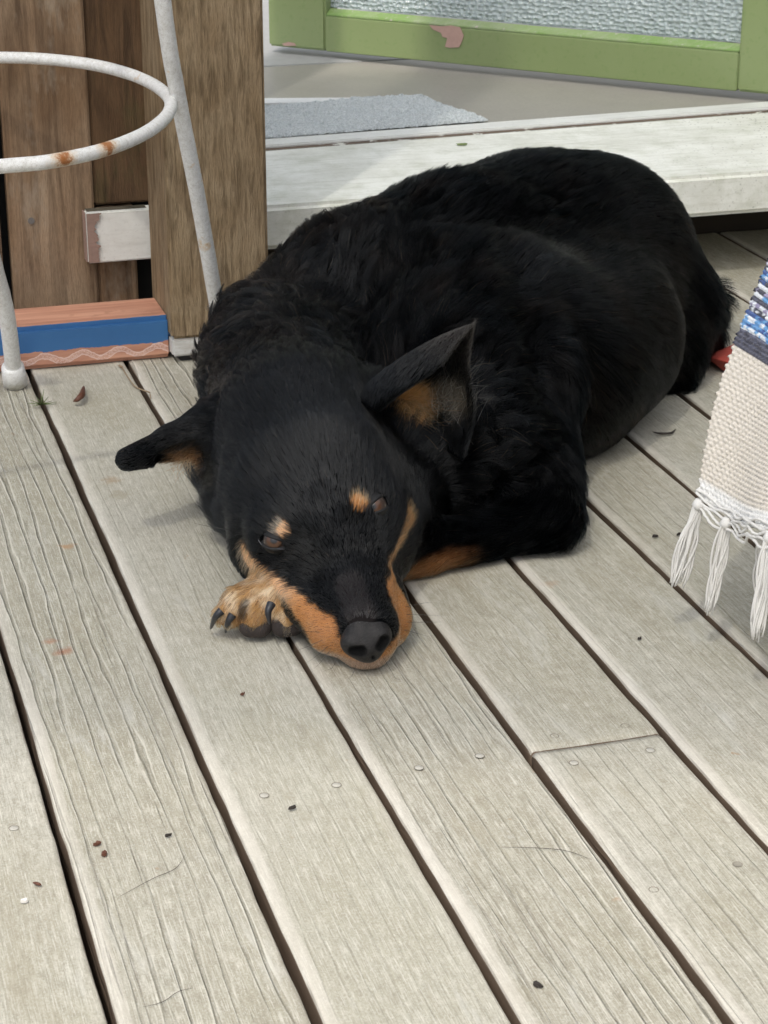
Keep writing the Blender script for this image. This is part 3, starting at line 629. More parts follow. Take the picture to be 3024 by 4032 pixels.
def grow(prims, subs, h, pad=.006):
    lo = np.min([np.minimum(p[0], p[2])-max(p[1], p[3]) for p in prims], 0)-pad; hi = np.max([np.maximum(p[0], p[2])+max(p[1], p[3]) for p in prims], 0)+pad
    A = [np.arange(lo[i], hi[i]+h, h) for i in range(3)]; X, Y, Z = np.meshgrid(*A, indexing='ij', sparse=True); S = np.full((len(A[0]), len(A[1]), len(A[2])), .05)
    for a, r1, b, r2, k in prims:
        d = cap_sdf(X, Y, Z, a, r1, b, r2); q = np.clip(.5+.5*(S-d)/k, 0, 1); S = S*(1-q)+d*q-k*q*(1-q)
    for a, r1, b, r2, k in subs:
        d = -cap_sdf(X, Y, Z, a, r1, b, r2); q = np.clip(.5-.5*(S-d)/k, 0, 1); S = S*(1-q)+d*q+k*q*(1-q)
    S = np.maximum(S, (.0008-A[2])[None, None, :])
    return surface_nets(S, *A)
V, Q = surface_nets(S, ax, ay, az)
def relax(V, Q, it=3, lam=.5):
    e = np.concatenate([Q[:, [0, 1]], Q[:, [1, 2]], Q[:, [2, 3]], Q[:, [3, 0]]]); n = len(V)
    for _ in range(it):
        s = np.zeros((n, 3)); c = np.zeros(n)
        for a, b in ((0, 1), (1, 0)):
            for k in range(3): s[:, k] += np.bincount(e[:, a], V[e[:, b], k], n)
            c += np.bincount(e[:, a], minlength=n)
        V = V+lam*(s/c[:, None]-V)
    return V
V = relax(V, Q, 2)
def ear_shell():
    b0, b1 = W(1622, 1700, .104), ET; n, k = 46, 40; outs = []
    axis_ = (b1-b0); e1 = -np.cross(Fv, axis_); e1 -= Fv*(e1@Fv); e1 /= np.linalg.norm(e1); e1 = e1 if e1@(-Rv*.85+Uv*.5) > 0 else -e1
    e2 = -Fv-axis_*((-Fv)@axis_)/(axis_@axis_); e2 /= np.linalg.norm(e2)
    for off in (0., -.0030):
        G = []
        for i in range(n):
            s = i/(n-1); R_ = .0405*(1-s)**.85*(1+.10*math.sin(math.pi*s*1.3))+.0034*(1-s**7)+off*(1 if s < .93 else .35); th0 = math.radians(48+38*min(1, s*1.7)); th1 = math.radians(-172+26*min(1, s*1.2)+5*math.sin(s*9))
            cc = b0+axis_*s+e1*.004*math.sin(math.pi*s)+e2*.004*math.sin(s*3)
            for j in range(k):
                t = j/(k-1); th = th0+(th1-th0)*t; rr = R_*(1+.12*max(0, t-.75)*4*math.sin(math.pi*min(1, s*1.5))+.02*math.sin(7*s+4*t)); G.append(cc+e1*rr*math.cos(th)+e2*rr*(.85 if math.sin(th) > 0 else 1.)*math.sin(th))
        outs.append(np.array(G))
    Vs = np.concatenate(outs); A = np.arange(n*k).reshape(n, k); B = A+n*k; q = []
    q.append(np.stack([A[:-1, :-1], A[:-1, 1:], A[1:, 1:], A[1:, :-1]], -1).reshape(-1, 4)); q.append(np.stack([B[:-1, :-1], B[1:, :-1], B[1:, 1:], B[:-1, 1:]], -1).reshape(-1, 4))
    for (a_, b_) in ((A[:, 0], B[:, 0]), (B[:, -1], A[:, -1])): q.append(np.stack([a_[:-1], a_[1:], b_[1:], b_[:-1]], -1))
    q.append(np.stack([A[-1, :-1], A[-1, 1:], B[-1, 1:], B[-1, :-1]], -1)); Qs = np.concatenate(q)
    c0 = Vs[Qs[0]]; nrm = np.cross(c0[1]-c0[0], c0[2]-c0[0]); mid = c0.mean(0); ctr = b0
    if nrm@(mid-ctr) < 0: Qs = Qs[:, ::-1]
    return Vs, Qs
Ve, Qe = ear_shell(); Q = np.concatenate([Q, Qe+len(V)]); NB = len(V); V = np.concatenate([V, Ve])
dog = empty('dog', (.55, 1.5, 0), 'black and tan dog lying on the deck with its chin and one paw down', 'dog')
bme = fastmesh('body', V, Q)
import time
m = M('dog_skin'); at = m.n('Attribute'); at.attribute_name = 'coat'
SKIN = m.fin(at.outputs['Color'], .95, Specular_IOR_Level=.05)
body = link('body', bme, SKIN, dog, True)
bvh = BVHTree.FromPolygons([Vector(p) for p in V], [tuple(q) for q in Q])
def hit(u, v):
    d = Vector(ray(u, v)).normalized(); p, n, i, _ = bvh.ray_cast(Vector(Cv), d); 
    return (np.array(p), np.array(n)) if p is not None else (W(u, v, .02), np.array([0, 0, 1.]))

HEADP = W(1440, 2500, .02)
# ---- nose leather
NP = []
def nadd(a, r, b=None, r2=None, k=.007): a = W(*a); NP.append((a, r, a if b is None else W(*b), r if r2 is None else r2, k))
nadd((1390, 2530, .0250), .0084, (1412, 2475, .0315), .0080); nadd((1493, 2500, .0290), .0084, (1468, 2452, .0335), .0080)
nadd((1447, 2548, .0205), .0104, (1435, 2474, .0308), .0096)
NS = []
for (u, v), (u2, v2) in (((1392, 2566), (1422, 2566)), ((1502, 2546), (1516, 2524))):
    a, na = trace(NP, u, v); b, nb = trace(NP, u2, v2); NS.append((a-na*.0004, 0.0031, b-nb*.0010, .0033, .0012))
a, na = trace(NP, 1468, 2588); b, nb = trace(NP, 1455, 2625); NS.append((a, .0006, b, .0008, .0008))
nv, nq = grow(NP, NS, .0008)
m = M('nose_leather'); v_ = m.coord(); vo_ = m.voro(v_, 1150); n_ = m.noise(v_, 240, 3)
hl_ = m.n('Attribute'); hl_.attribute_name = 'hole'  # nostril hollows painted black, their inner shade put into the colour
NOSE = m.fin(m.mix(hl_.outputs['Fac'], m.mix(m.ramp(n_, [(.35, 0.), (.7, 1.)]), (.007, .0065, .0065), (.020, .018, .0175)), (.0004, .0004, .0004)), m.ramp(hl_.outputs['Fac'], [(0, .5), (1, 1.)]), m.bump(vo_, .55, .0006), Specular_IOR_Level=.32)
nme = fastmesh('nose', relax(nv, nq, 1), nq); dn_ = np.min([cap_sdf(nv[:, 0], nv[:, 1], nv[:, 2], a_, r_a, b_, r_b) for a_, r_a, b_, r_b, k_ in NS], 0); vcol(nme, 'hole', np.repeat((1-np.clip((dn_-.0002)/.0012, 0, 1))[:, None], 3, 1)); link('nose', nme, NOSE, dog, True)
nose_bvh = BVHTree.FromPolygons([Vector(p) for p in nv], [tuple(q) for q in nq])
# ---- eyes
m = M('brown_eye'); at = m.n('Attribute'); at.attribute_name = 'coat'
EYE = m.fin(at.outputs['Color'], .3, Coat_Weight=.6, Coat_Roughness=.03, Specular_IOR_Level=.3)
m = M('eyelid_rim'); v_ = m.coord(); LID = m.fin((.003, .003, .0035), .7, m.bump(m.noise(v_, 900, 2), .3, .0004))
def eye(uv, inner, outer, openup, opendn, r=.0084):
    p, n = trace(PR, *uv); pin, _ = trace(PR, *inner); pout, _ = trace(PR, *outer); c = p-n*(r-.0040)
    x = pout-pin; x -= n*(x@n); x /= np.linalg.norm(x); tocam = Cv-p; tocam /= np.linalg.norm(tocam); z = n*.7+tocam*.6; z -= x*(z@x); z /= np.linalg.norm(z)
    y = np.cross(z, x)
    if y[2] < 0: y = -y
    g = tocam+Rv*-.12+Uv*.10; g /= np.linalg.norm(g); kx, ky = 40, 24; V, Fc, Cc = [], [], []
    for i in range(ky+1):
        for j in range(kx):
            th = math.pi*i/ky; ph = 2*math.pi*j/kx; q = g*math.cos(th)+(x*math.cos(ph)+y*math.sin(ph))*math.sin(th); q /= np.linalg.norm(q); V.append(c+r*q)
            a = math.degrees(math.acos(max(-1, min(1, q@g)))); Cc.append((.003, .003, .003) if a < 17 else (.070, .030, .013) if a < 38 else (.012, .008, .006) if a < 46 else (.04, .027, .022))
    for i in range(ky):
        for j in range(kx): Fc.append((i*kx+j, i*kx+(j+1) % kx, (i+1)*kx+(j+1) % kx, (i+1)*kx+j))
    me = mesh('eye', V, Fc); vcol(me, 'coat', np.array(Cc)); link('eye', me, EYE, dog, True)
    for sgn, op in ((1, openup), (-1, opendn)):
        V, Fc = [], []; na, ne = 44, 8; R0 = r+.0003
        for i in range(na+1):
            a = math.radians(-86+172*i/na); e0 = math.radians(op)*math.cos(a)**.8
            for j in range(ne+1):
                e = e0+(math.radians(66)-e0)*j/ne; rr = R0+(.0006 if j in (1, 2) else 0)-(.0009 if j == 0 else 0); e = e if j else e0+.02
                q = x*math.sin(a)*math.cos(e)+z*math.cos(a)*math.cos(e)+y*sgn*math.sin(e); V.append(c+q*rr)
        for i in range(na):
            for j in range(ne): k_ = i*(ne+1)+j; Fc.append((k_, k_+1, k_+ne+2, k_+ne+1))
        o = link('eyelid', mesh('eyelid', V, Fc), LID, dog, True); s_ = o.modifiers.new('s', 'SOLIDIFY'); s_.thickness = .0004
    return p, n, x, y, z
eL = eye((1070, 2136), (1125, 2156), (1024, 2118), 15, 24)
RIM = flat('wet_lid_rim', (.05, .052, .06), .25, 900, .0001)
rp_ = [trace(PR, *q) for q in [(1024, 2122), (1040, 2143), (1068, 2156), (1100, 2158), (1125, 2160)]]
tubeobj('eyelid_rim', [tube(smooth_path([p+n*.0018 for p, n in rp_], 30), .00055*np.sin(np.linspace(.3, 2.9, 30)), 8)], RIM, dog)
eR = eye((1494, 1987), (1458, 2010), (1532, 1962), 22, 22, .0090)
# ---- claws and pads
CLAW = flat('dark_claw', (.020, .021, .026), .35, 900, .0002); PAD = flat('paw_pad_leather', (.035, .026, .023), .75, 700, .0012)
for pts, r in (([pz(872, 2405, .004), pz(848, 2430, .003), (829, 2478, .0035)], .0030), ([pz(916, 2420, .004), pz(898, 2450, .003), (888, 2492, .0030)], .0030), ([pz(1068, 2378, .012), pz(1056, 2410, .012), pz(1062, 2458, .010)], .0032)):
    P_ = smooth_path([W(*q) for q in pts], 12); tubeobj('claw', [tube(P_, r*np.sqrt(np.linspace(1, .01, 12)), 12)], CLAW, dog)
for a, b, r in ((pz(985, 2464), pz(1025, 2466), .0080), (pz(1112, 2464), pz(1150, 2460), .0080)):
    pv, pq = grow([(W(*a), r, W(*b), r, .004)], [], .0011); link('paw_pad', fastmesh('paw_pad', relax(pv, pq, 1), pq), PAD, dog, True)

def unit(a): return a/(np.linalg.norm(a, axis=-1, keepdims=True)+1e-12)
# ---- coat: colour, direction and length at a point
def seg_d(P, a, b):
    d = b-a; t = np.clip(((P-a)@d)/max(d@d, 1e-12), 0, 1); return np.linalg.norm(P-a-t[:, None]*d, axis=1)
def ss(x, a, b): t = np.clip((x-a)/(b-a), 0, 1); return t*t*(3-2*t)
def chain(L):
    out = []
    for (u, v, r) in L: out.append((trace(PR, u, v)[0], r))
    return out
TAN = [chain(L) for L in (
    [(962, 2165, .0055), (985, 2205, .0052), (1030, 2262, .0046), (1095, 2308, .0054), (1160, 2362, .0062), (1205, 2425, .0080), (1262, 2495, .0130), (1310, 2570, .0135), (1400, 2620, .0105), (1480, 2620, .0105), (1540, 2575, .0110), (1582, 2490, .0155), (1585, 2420, .0165), (1566, 2355, .0135), (1550, 2295, .0042), (1540, 2235, .0028), (1558, 2172, .0026), (1582, 2115, .0028), (1604, 2068, .0048), (1617, 2028, .0068)],)]
SPOT = [(trace(PR, 1112, 2088)[0], .0058), (trace(PR, 1416, 1976)[0], .0060)]
pawc = [W(1250, 2300, .018), W(1070, 2345, .022), W(940, 2410, .017), W(1070, 2440, .012)]
def coat(P, jit=True):
    n = len(P); nz = vnoise(P*260, 3)*.0016+vnoise(P*900, 4)*.0008+rng.normal(size=n)*.0016*jit; t = np.zeros(n)
    for C_ in TAN:
        for (a, ra), (b, rb) in zip(C_[:-1], C_[1:]):
            d = seg_d(P, a, b); L_ = b-a; s_ = np.clip(((P-a)@L_)/max(L_@L_, 1e-12), 0, 1); t = np.maximum(t, 1-ss(d+nz-(ra+(rb-ra)*s_), -.0012, .0018))
    for a, ra in SPOT: t = np.maximum(t, 1-ss(np.linalg.norm(P-a, axis=1)+nz*.7-ra, -.0012, .0012))
    paw = np.max([1-ss(seg_d(P, pawc[i_], pawc[j_]), .021, .026) for i_, j_ in ((0, 1), (1, 2), (1, 3))], 0)*(1-ss(P[:, 0], .318, .330))
    arm = (1-ss(seg_d(P, W(1300, 2275, .012), W(1850, 2205, .006)), .013, .021))*(1-ss(P[:, 0]+nz*4, .43, .475))*.75
    e1 = (1-ss(np.linalg.norm(P-EAR1, axis=1)+nz*2, .013, .020)); e2 = (1-ss(np.linalg.norm(P-EAR2, axis=1)+nz*2, .012, .022)); e3 = (1-ss(np.linalg.norm(P-EAR3, axis=1)+nz*2, .009, .016))
    B = np.tile([.0006, .0010, .0015], (n, 1)); 
    neck = ss(P[:, 1], 1.38, 1.46)*(1-ss(P[:, 1], 1.62, 1.75))*np.clip(vnoise(P*60, 8)*.8, 0, 1)*.25
    B = B+neck[:, None]*np.array([.022, .012, .006])
    orange = np.tile([.46, .215, .080], (n, 1)); d0 = np.linalg.norm(P-HEADP, axis=1)
    pale = ss(vnoise(P*180, 9), -.1, .8)[:, None]; orange = orange*(1-pale*.2)+np.array([.62, .36, .17])*pale*.2
    lipm = ss(P[:, 1], 1.205, 1.235)*(P[:, 0] < .335); orange = orange*(1-.85*lipm[:, None])+np.array([.80, .48, .27])*.85*lipm[:, None]
    red = (1-ss(P[:, 1], 1.18, 1.225))*ss(P[:, 2], .012, .02); orange = orange*(1-.35*red[:, None])+np.array([.36, .15, .06])*.35*red[:, None]
    chin = (1-ss(P[:, 2], .009, .015))*(P[:, 1] < 1.21)*(P[:, 1] < 1.19); orange = orange*(1-chin[:, None]*.75)+np.array([.42, .33, .28])*chin[:, None]*.75
    c = B*(1-t[:, None])+orange*t[:, None]
    pc = np.array([.40, .235, .105])*(1-pale)+np.array([.66, .52, .36])*pale
    gap_ = np.zeros(n)
    for ga, gb in ((W(*pz(1085, 2380, .010)), W(*pz(1070, 2440, .004))), (W(*pz(962, 2370, .006)), W(*pz(950, 2425, .004))), (W(*pz(985, 2338, .010)), W(*pz(935, 2372, .008)))): gap_ = np.maximum(gap_, 1-ss(seg_d(P, ga, gb), .0022, .0048))
    pc = pc*(1-.85*gap_[:, None])+np.array([.02, .015, .012])*.85*gap_[:, None]
    c = c*(1-paw[:, None])+pc*paw[:, None]
    c = c*(1-arm[:, None])+np.array([.32, .16, .075])*arm[:, None]
    for e, q, s_ in ((e1, [.52, .28, .11], .85), (e2, [.15, .13, .10], .7), (e3, [.30, .17, .085], .8)): c = c*(1-e[:, None]*s_)+np.array(q)*e[:, None]*s_
    # bridge just behind the nose: skin shows dark
    br = (1-ss(seg_d(P, NTOP, NTOP2), .0075, .0120)); c = c*(1-br[:, None])+np.array([.014, .012, .012])*br[:, None]
    tip = ss((P-EM)@unit(ET-EM), -.01, .055)*(seg_d(P, EM, ET) < .03); c = c*(1-tip[:, None]*.9)+np.array([.030, .026, .023])*tip[:, None]*.9  # ear tip lightened, its grey-brown sheen put into the coat colour
    return c
def ss(x, a, b): t = np.clip((x-a)/(b-a), 0, 1); return t*t*(3-2*t)
EAR1, EAR2, EAR3 = hit(1635, 1605)[0], hit(1770, 1590)[0], hit(728, 1808)[0]
NTOP, NTOP2 = trace(PR, 1420, 2425)[0], trace(PR, 1375, 2300)[0]
vcol(bme, 'coat', coat(V, 0)*.8)

GR = dict(muzzle=[(W(1330, 2170, .048), .03, W(1440, 2500, .02), .02)], head=[(W(1180, 1690, .098), .038, W(1235, 1890, .083), .037), (W(1190, 1730, .07), .055, W(1250, 1920, .066), .044), (W(1250, 1920, .066), .044, W(1330, 2170, .048), .031), (W(1000, 1960, .045), .04, W(900, 1790, .052), .044), (W(1520, 1930, .05), .04, W(1500, 1760, .07), .046)],
    neck=[(W(1172, 1630, .094), .044, W(1140, 1480, .085), .053), (W(1120, 1425, .075), .07, W(1420, 1235, .1), .088), (W(1850, 1780, .06), .058, W(1750, 1530, .085), .07)], torso=[(W(1420, 1235, .1), .088, W(1800, 1125, .105), .102), (W(1800, 1125, .105), .102, W(2080, 1020, .105), .1), (W(1750, 1530, .085), .078, W(1900, 1350, .095), .09)],
    haunch=[(W(2335, 1005, .1), .104, W(2080, 1020, .105), .100), (W(2150, 1440, .072), .072, W(2350, 1340, .07), .07)], rump=[(W(2630, 1220, .055), .05, W(2760, 1200, .03), .024), (W(2760, 1200, .03), .024, W(2640, 1440, .02), .018)],
    arm=[(W(2178, 2055, .022), .0215, W(1650, 2165, .0175), .0175)], uparm=[(W(1990, 1480, .085), .055, W(2165, 2020, .026), .025)], paw=[(W(1250, 2290, .018), .0165, W(1060, 2330, .0215), .0155), (W(1060, 2390, .018), .016, W(920, 2400, .016), .010)],
    earR=[(W(1622, 1700, .104), .040, EM, .0225), (EM, .0225, ET, .003)], earL=[(LB, .028, LM, .0155), (LM, .0155, LT, .0085)])
KEYS = list(GR)
#        length, lift, wander, density, clump
PARM = dict(muzzle=(.0105, .10, .05, 260, .15), head=(.0135, .32, .12, 200, .45), neck=(.027, .42, .80, 50, .86), torso=(.023, .28, .26, 50, .50), haunch=(.015, .18, .10, 70, .22), rump=(.024, .30, .28, 44, .5),
    arm=(.010, .25, .15, 70, .3), uparm=(.017, .26, .2, 50, .4), paw=(.0062, .26, .25, 150, .5), earR=(.0055, .2, .12, 130, .15), earL=(.0042, .2, .12, 150, .1))
def unit(a): return a/(np.linalg.norm(a, axis=-1, keepdims=True)+1e-12)
def field(P, N):
    D = np.stack([np.min([cap_sdf(P[:, 0], P[:, 1], P[:, 2], *c) for c in GR[k]], 0) for k in KEYS], 1)
    w_ = np.exp(-np.clip(D, 0, .2)/.011)*np.where(D < -.012, .3, 1); w_ = w_/w_.sum(1, keepdims=True)
    nose = W(1440, 2480, .03); rad = unit(P-nose); back = np.array([.73, .68, 0.]); dn = np.array([0, 0, -1.])
    axh = unit((P-W(1300, 2100, .05))*np.array([1., .35, .6]))
    dirs = dict(muzzle=rad, head=unit(rad*1.1+axh*.35+dn*.12), neck=unit(rad*.8+dn*.25+np.array([.12, .15, 0])), torso=unit(np.tile(back, (len(P), 1))+dn*.55*(1-N[:, 2:3])), haunch=unit(np.tile(back*.75, (len(P), 1))+dn*.9*(1-.7*N[:, 2:3])),
        rump=unit(np.tile([.45, .1, -.75], (len(P), 1))), arm=np.tile(unit(W(1270, 2275, .01)-W(2178, 2055, .022)), (len(P), 1)), uparm=unit(np.tile(W(2165, 2020, .01)-W(1990, 1480, .085), (len(P), 1))),
        paw=unit(np.tile(-Rv*.55-Uv*.8, (len(P), 1))), earR=np.tile(unit(ET-EB), (len(P), 1)), earL=np.tile(unit(LT-LB), (len(P), 1)))
    d = sum(w_[:, i:i+1]*dirs[k] for i, k in enumerate(KEYS)); pr = np.stack([w_@np.array([PARM[k][j] for k in KEYS]) for j in range(5)], 1)
    hd = np.linalg.norm(P-nose, axis=1); wh = w_[:, KEYS.index('head')]+w_[:, KEYS.index('muzzle')]
    pr[:, 0] *= 1+wh*(-.70*(1-ss(hd, .04, .16)))+w_[:, KEYS.index('head')]*1.7*(1-ss(P[:, 2], .035, .060))*ss(P[:, 1], 1.30, 1.37)
    return d, pr, w_
FUR_SCALE = 1.0
tri = np.concatenate([Q[:, [0, 1, 2]], Q[:, [0, 2, 3]]]); A0, A1, A2 = V[tri[:, 0]], V[tri[:, 1]], V[tri[:, 2]]
cr = np.cross(A1-A0, A2-A0); ar = np.linalg.norm(cr, axis=1)/2; nn = cr/(2*ar[:, None]+1e-15); cen = (A0+A1+A2)/3
_, prm, _ = field(cen, nn); vis = ((Cv-cen)*nn).sum(1) > -.25
dens = prm[:, 3]*1e4*FUR_SCALE*np.where(vis, 1, .4)*(cen[:, 2] > .0025); wgt = ar*dens; NS_ = int(wgt.sum())
fi = rng.choice(len(tri), NS_, p=wgt/wgt.sum()); b1, b2 = rng.random(NS_), rng.random(NS_); fl = b1+b2 > 1; b1[fl] = 1-b1[fl]; b2[fl] = 1-b2[fl]
P0 = A0[fi]+(A1-A0)[fi]*b1[:, None]+(A2-A0)[fi]*b2[:, None]
vn = np.zeros_like(V)
for j in range(3): 
    for k in range(3): vn[:, k] += np.bincount(tri[:, j], cr[:, k], len(V))
vn = unit(vn); N0 = unit(vn[tri[fi, 0]]*(1-b1-b2)[:, None]+vn[tri[fi, 1]]*b1[:, None]+vn[tri[fi, 2]]*b2[:, None])
# keep the nose, eyes and pads bare
keep = np.ones(NS_, bool)
for e, ka, kb in ((eL, .0092, .0056), (eR, .0100, .0066)): q = P0-e[0]; keep &= ~((((q@e[2])/ka)**2+((q@e[3]+.0003)/kb)**2 < 1) & (np.abs(q@e[4]) < .01))
for k_ in range(0, NS_):
    if P0[k_, 1] < 1.20 and nose_bvh.find_nearest(Vector(P0[k_]), .0005)[0] is not None: keep[k_] = False
for q in (W(1005, 2472, .0085), W(1132, 2470, .0085)): keep &= np.linalg.norm(P0-q, axis=1) > .0080
P0, N0 = P0[keep], N0[keep]; NS_ = len(P0)
T0, prm, wt = field(P0, N0); wn = prm[:, 2:3]
T0 = unit(T0+wn*(vnoise3(P0*28, 2)*1.1+vnoise3(P0*70, 7)*.7)+(.07-.05*np.clip(wt[:, 0:1]+wt[:, 1:2], 0, 1))*rng.normal(size=(NS_, 3)))
T0 = unit(T0-N0*(T0*N0).sum(1, keepdims=True))
L0 = prm[:, 0]*(.65+.5*rng.random(NS_))*(1+.25*vnoise(P0*45, 12)); lift = prm[:, 1:2]*(.7+.6*rng.random((NS_, 1)))*(1+.5*wn*vnoise(P0*35, 21)[:, None])
KP = 7; s_ = np.linspace(0, 1, KP)
curl = unit(np.cross(N0, T0)); cv = (rng.normal(size=(NS_, 1))*.5+vnoise(P0*50, 30)[:, None])*wn*.9; wav = (wn*vnoise(P0*40, 33)[:, None]*.12)
pts = np.zeros((NS_, KP, 3))
for i, a in enumerate(s_):
    pts[:, i] = P0-N0*.0006*(i == 0)+L0[:, None]*(T0*a*(1-.15*lift*a)+N0*lift*(a*1.25-.55*a*a)+curl*(cv*a*a*.55+wav*math.sin(a*5.5))+np.array([0, 0, -.10])*a*a*wn)
# locks
nc = NS_//30; ci = rng.choice(NS_, nc, replace=False); kd = KDTree(nc)
for j, c_ in enumerate(ci): kd.insert(Vector(P0[c_]), j)
kd.balance(); near = np.fromiter((kd.find(Vector(p))[1] for p in P0), int, NS_); cc = ci[near]; cl = prm[:, 4]*np.where((N0*N0[cc]).sum(1) > .5, 1, 0)
for i, a in enumerate(s_): pts[:, i] += (pts[cc, i]-pts[:, i])*(cl*a**1.3)[:, None]
pts[:, :, 2] = np.maximum(pts[:, :, 2], .0006)
fc = coat(P0+N0*.0002); fc = fc*(.62+.72*rng.random((NS_, 1))); tn_ = (fc[:, 0] > .12) & (rng.random(NS_) < .07); fc[tn_] = [.05, .028, .014]
stray = rng.random(NS_) < .006; 
isblack = fc[:, 0] < .05; pale_ = isblack & (rng.random(NS_) < .0035*(1+3*wt[:, KEYS.index('neck')])); fc[pale_] = [.26, .17, .10]
def fur(name, pts, rad, colr, mat, taper=.25, ior=1.5):
    n, k, _ = pts.shape; hc = bpy.data.hair_curves.new(name); hc.add_curves([k]*n)
    hc.attributes['position'].data.foreach_set('vector', pts.astype(np.float32).ravel())
    ra_ = hc.attributes.get('radius') or hc.attributes.new('radius', 'FLOAT', 'POINT')
    rr = rad[:, None]*(1-(1-taper)*np.linspace(0, 1, k)[None]**1.5); ra_.data.foreach_set('value', rr.astype(np.float32).ravel())
    ca = hc.attributes.new('coat', 'FLOAT_COLOR', 'CURVE'); c = np.ones((n, 4), np.float32); c[:, :3] = colr; c[:, 3] = ior; ca.data.foreach_set('color', c.ravel())
    hc.materials.append(mat); o = bpy.data.objects.new(name, hc); COL.objects.link(o); o.parent = dog; o.matrix_parent_inverse = Matrix.Translation(dog.location).inverted(); return o
m = M('fur'); m.t.nodes.remove(m.p); at = m.n('Attribute'); at.attribute_name = 'coat'
hb = m.n('BsdfHairPrincipled'); hb.parametrization = 'COLOR'; m.l(at.outputs['Color'], hb.inputs['Color']); hb.inputs['Roughness'].default_value = .30; hb.inputs['Radial Roughness'].default_value = .45; hb.inputs['Random Roughness'].default_value = .2
m.l(at.outputs['Alpha'], hb.inputs['IOR']); m.l(hb.outputs[0], m.out.inputs[0]); FURM = m.m
rad = np.where(fc[:, 0] > .1, .00010, .00012)+.00005*wt[:, KEYS.index('neck')]-.00003*np.clip(wt[:, KEYS.index('head')]+wt[:, KEYS.index('muzzle')], 0, 1)
hw = wt[:, KEYS.index('head')]+wt[:, KEYS.index('muzzle')]+.8*wt[:, KEYS.index('earR')]+.6*wt[:, KEYS.index('earL')]+.5*wt[:, KEYS.index('paw')]
fur('fur', pts, rad, fc, FURM, ior=1.11+.34*np.clip(hw, 0, 1)+.10*wt[:, KEYS.index('neck')]+.20*wt[:, KEYS.index('haunch')]+.16*np.clip(vnoise(P0*16, 40), 0, 1)+.30*np.exp(-(np.linalg.norm(P0-hit(2190, 1060)[0], axis=1)/.06)**2)+.15*np.exp(-(np.linalg.norm(P0-hit(1250, 1120)[0], axis=1)/.06)**2)+(rng.random(nc)[near]-.4)*.18*(1-.45*np.clip(hw, 0, 1)))
# whiskers
wp, wc = [], []
for (u, v), d_ in [((1596, 2390), (1, .1)), ((1600, 2420), (1, -.15)), ((1603, 2450), (1, 0)), ((1590, 2480), (1, -.3)), ((1560, 2560), (.8, -.6)), ((1300, 2560), (-.8, -.7)), ((1270, 2520), (-1, -.3)), ((1260, 2490), (-1, .1)), ((1330, 2590), (-.5, -.8)), ((1290, 2545), (-1, -.6)), ((920, 2090), (-1, .25)), ((1510, 2590), (.4, -.9)), ((1400, 2620), (-.2, -1))]:
    p, n = trace(PR, u, v); d = Rv*d_[0]+Uv*d_[1]; L_ = .013+.010*random.random(); wp.append([p+d*L_*a+n*L_*.35*math.sin(a*2) for a in np.linspace(0, 1, 7)])
wp = np.array(wp); wp[:, :, 2] = np.maximum(wp[:, :, 2], .001); fur('whiskers', wp, np.full(len(wp), .00014), np.tile([.01, .01, .01], (len(wp), 1)), FURM, .1)
# wispy inner-ear hair
def tuft(c, n_, dirv, spread, L_, colr, r0):
    p0 = c+rng.normal(size=(n_, 3))*spread; d = unit(dirv+rng.normal(size=(n_, 3))*.45); cvv = rng.normal(size=(n_, 3))*.5
    a = np.linspace(0, 1, 8)[None, :, None]; ll = (L_*(.6+.8*rng.random((n_, 1, 1)))); pp = p0[:, None]+ll*(d[:, None]*a+cvv[:, None]*a*a*.6); pp[:, :, 2] = np.maximum(pp[:, :, 2], .001)
    cl_ = np.array(colr)*(.6+.7*rng.random((n_, 1))); return pp, cl_, np.full(n_, r0)
e1n, e2n, e3n = hit(1635, 1605)[1], hit(1770, 1590)[1], hit(728, 1808)[1]
sets = [tuft(EAR1-e1n*.001, 260, Rv*.8-Uv*.5+Fv*-.2, .006, .016, (.55, .27, .11), .00011), tuft(EAR2-e2n*.001, 260, Rv*.25+Uv*.55-Fv*.3, .0075, .017, (.24, .21, .165), .0001), tuft(EAR3-e3n*.001, 140, -Rv*.3-Uv*.8, .0042, .010, (.38, .21, .10), .0001),
    ]
sets[1][1][::5] = [.50, .48, .43]
fur('ear_hair', np.concatenate([q[0] for q in sets]), np.concatenate([q[2] for q in sets]), np.concatenate([q[1] for q in sets]), FURM)
print('strands', NS_)

# ------------------------------------------------------------------ woven throw with fringe (front right)
HL, HR = gy(2722, 1945, 1.160), gy(3330, 2215, 1.010)         # hem
TL, TR = gy(3062, 905, 1.215), gy(3700, 1420, 1.060)
thr = empty('woven_throw', tuple((HL+HR)/2), 'cream knitted throw with blue stripes and white tassels, hanging at the right edge', 'throw')
nu, nv_ = 300, 460
U_, V_ = np.meshgrid(np.linspace(0, 1, nu), np.linspace(0, 1, nv_)); u_ = U_.ravel(); v_ = V_.ravel()
P = HL*((1-u_)*(1-v_))[:, None]+HR*(u_*(1-v_))[:, None]+TR*(u_*v_)[:, None]+TL*((1-u_)*v_)[:, None]
tn = np.cross(HR-HL, TL-HL); tn /= np.linalg.norm(tn)
if tn@(Cv-HL) < 0: tn = -tn
bul = np.sin(np.pi*np.clip(v_, 0, 1))*.010*np.exp(-u_*3)-.012*np.sin(u_*7+.6)*(1-.5*v_)
P = P+tn[None]*bul[:, None]-Rv[None]*(.0015*np.exp(-u_*4)*np.sin(np.pi*v_*2.))[:, None]
P = P-Uv[None]*(.0055*np.sin(np.pi*np.clip(u_*1.6, 0, 1))*(1-v_)**6)[:, None]
ROWS, COLS = 58, 40
row = v_*ROWS; ri = np.floor(row).astype(int); colx = u_*COLS+.5*(ri % 2)+.25*vnoise(P*60, 2); st = v_ > .553; 
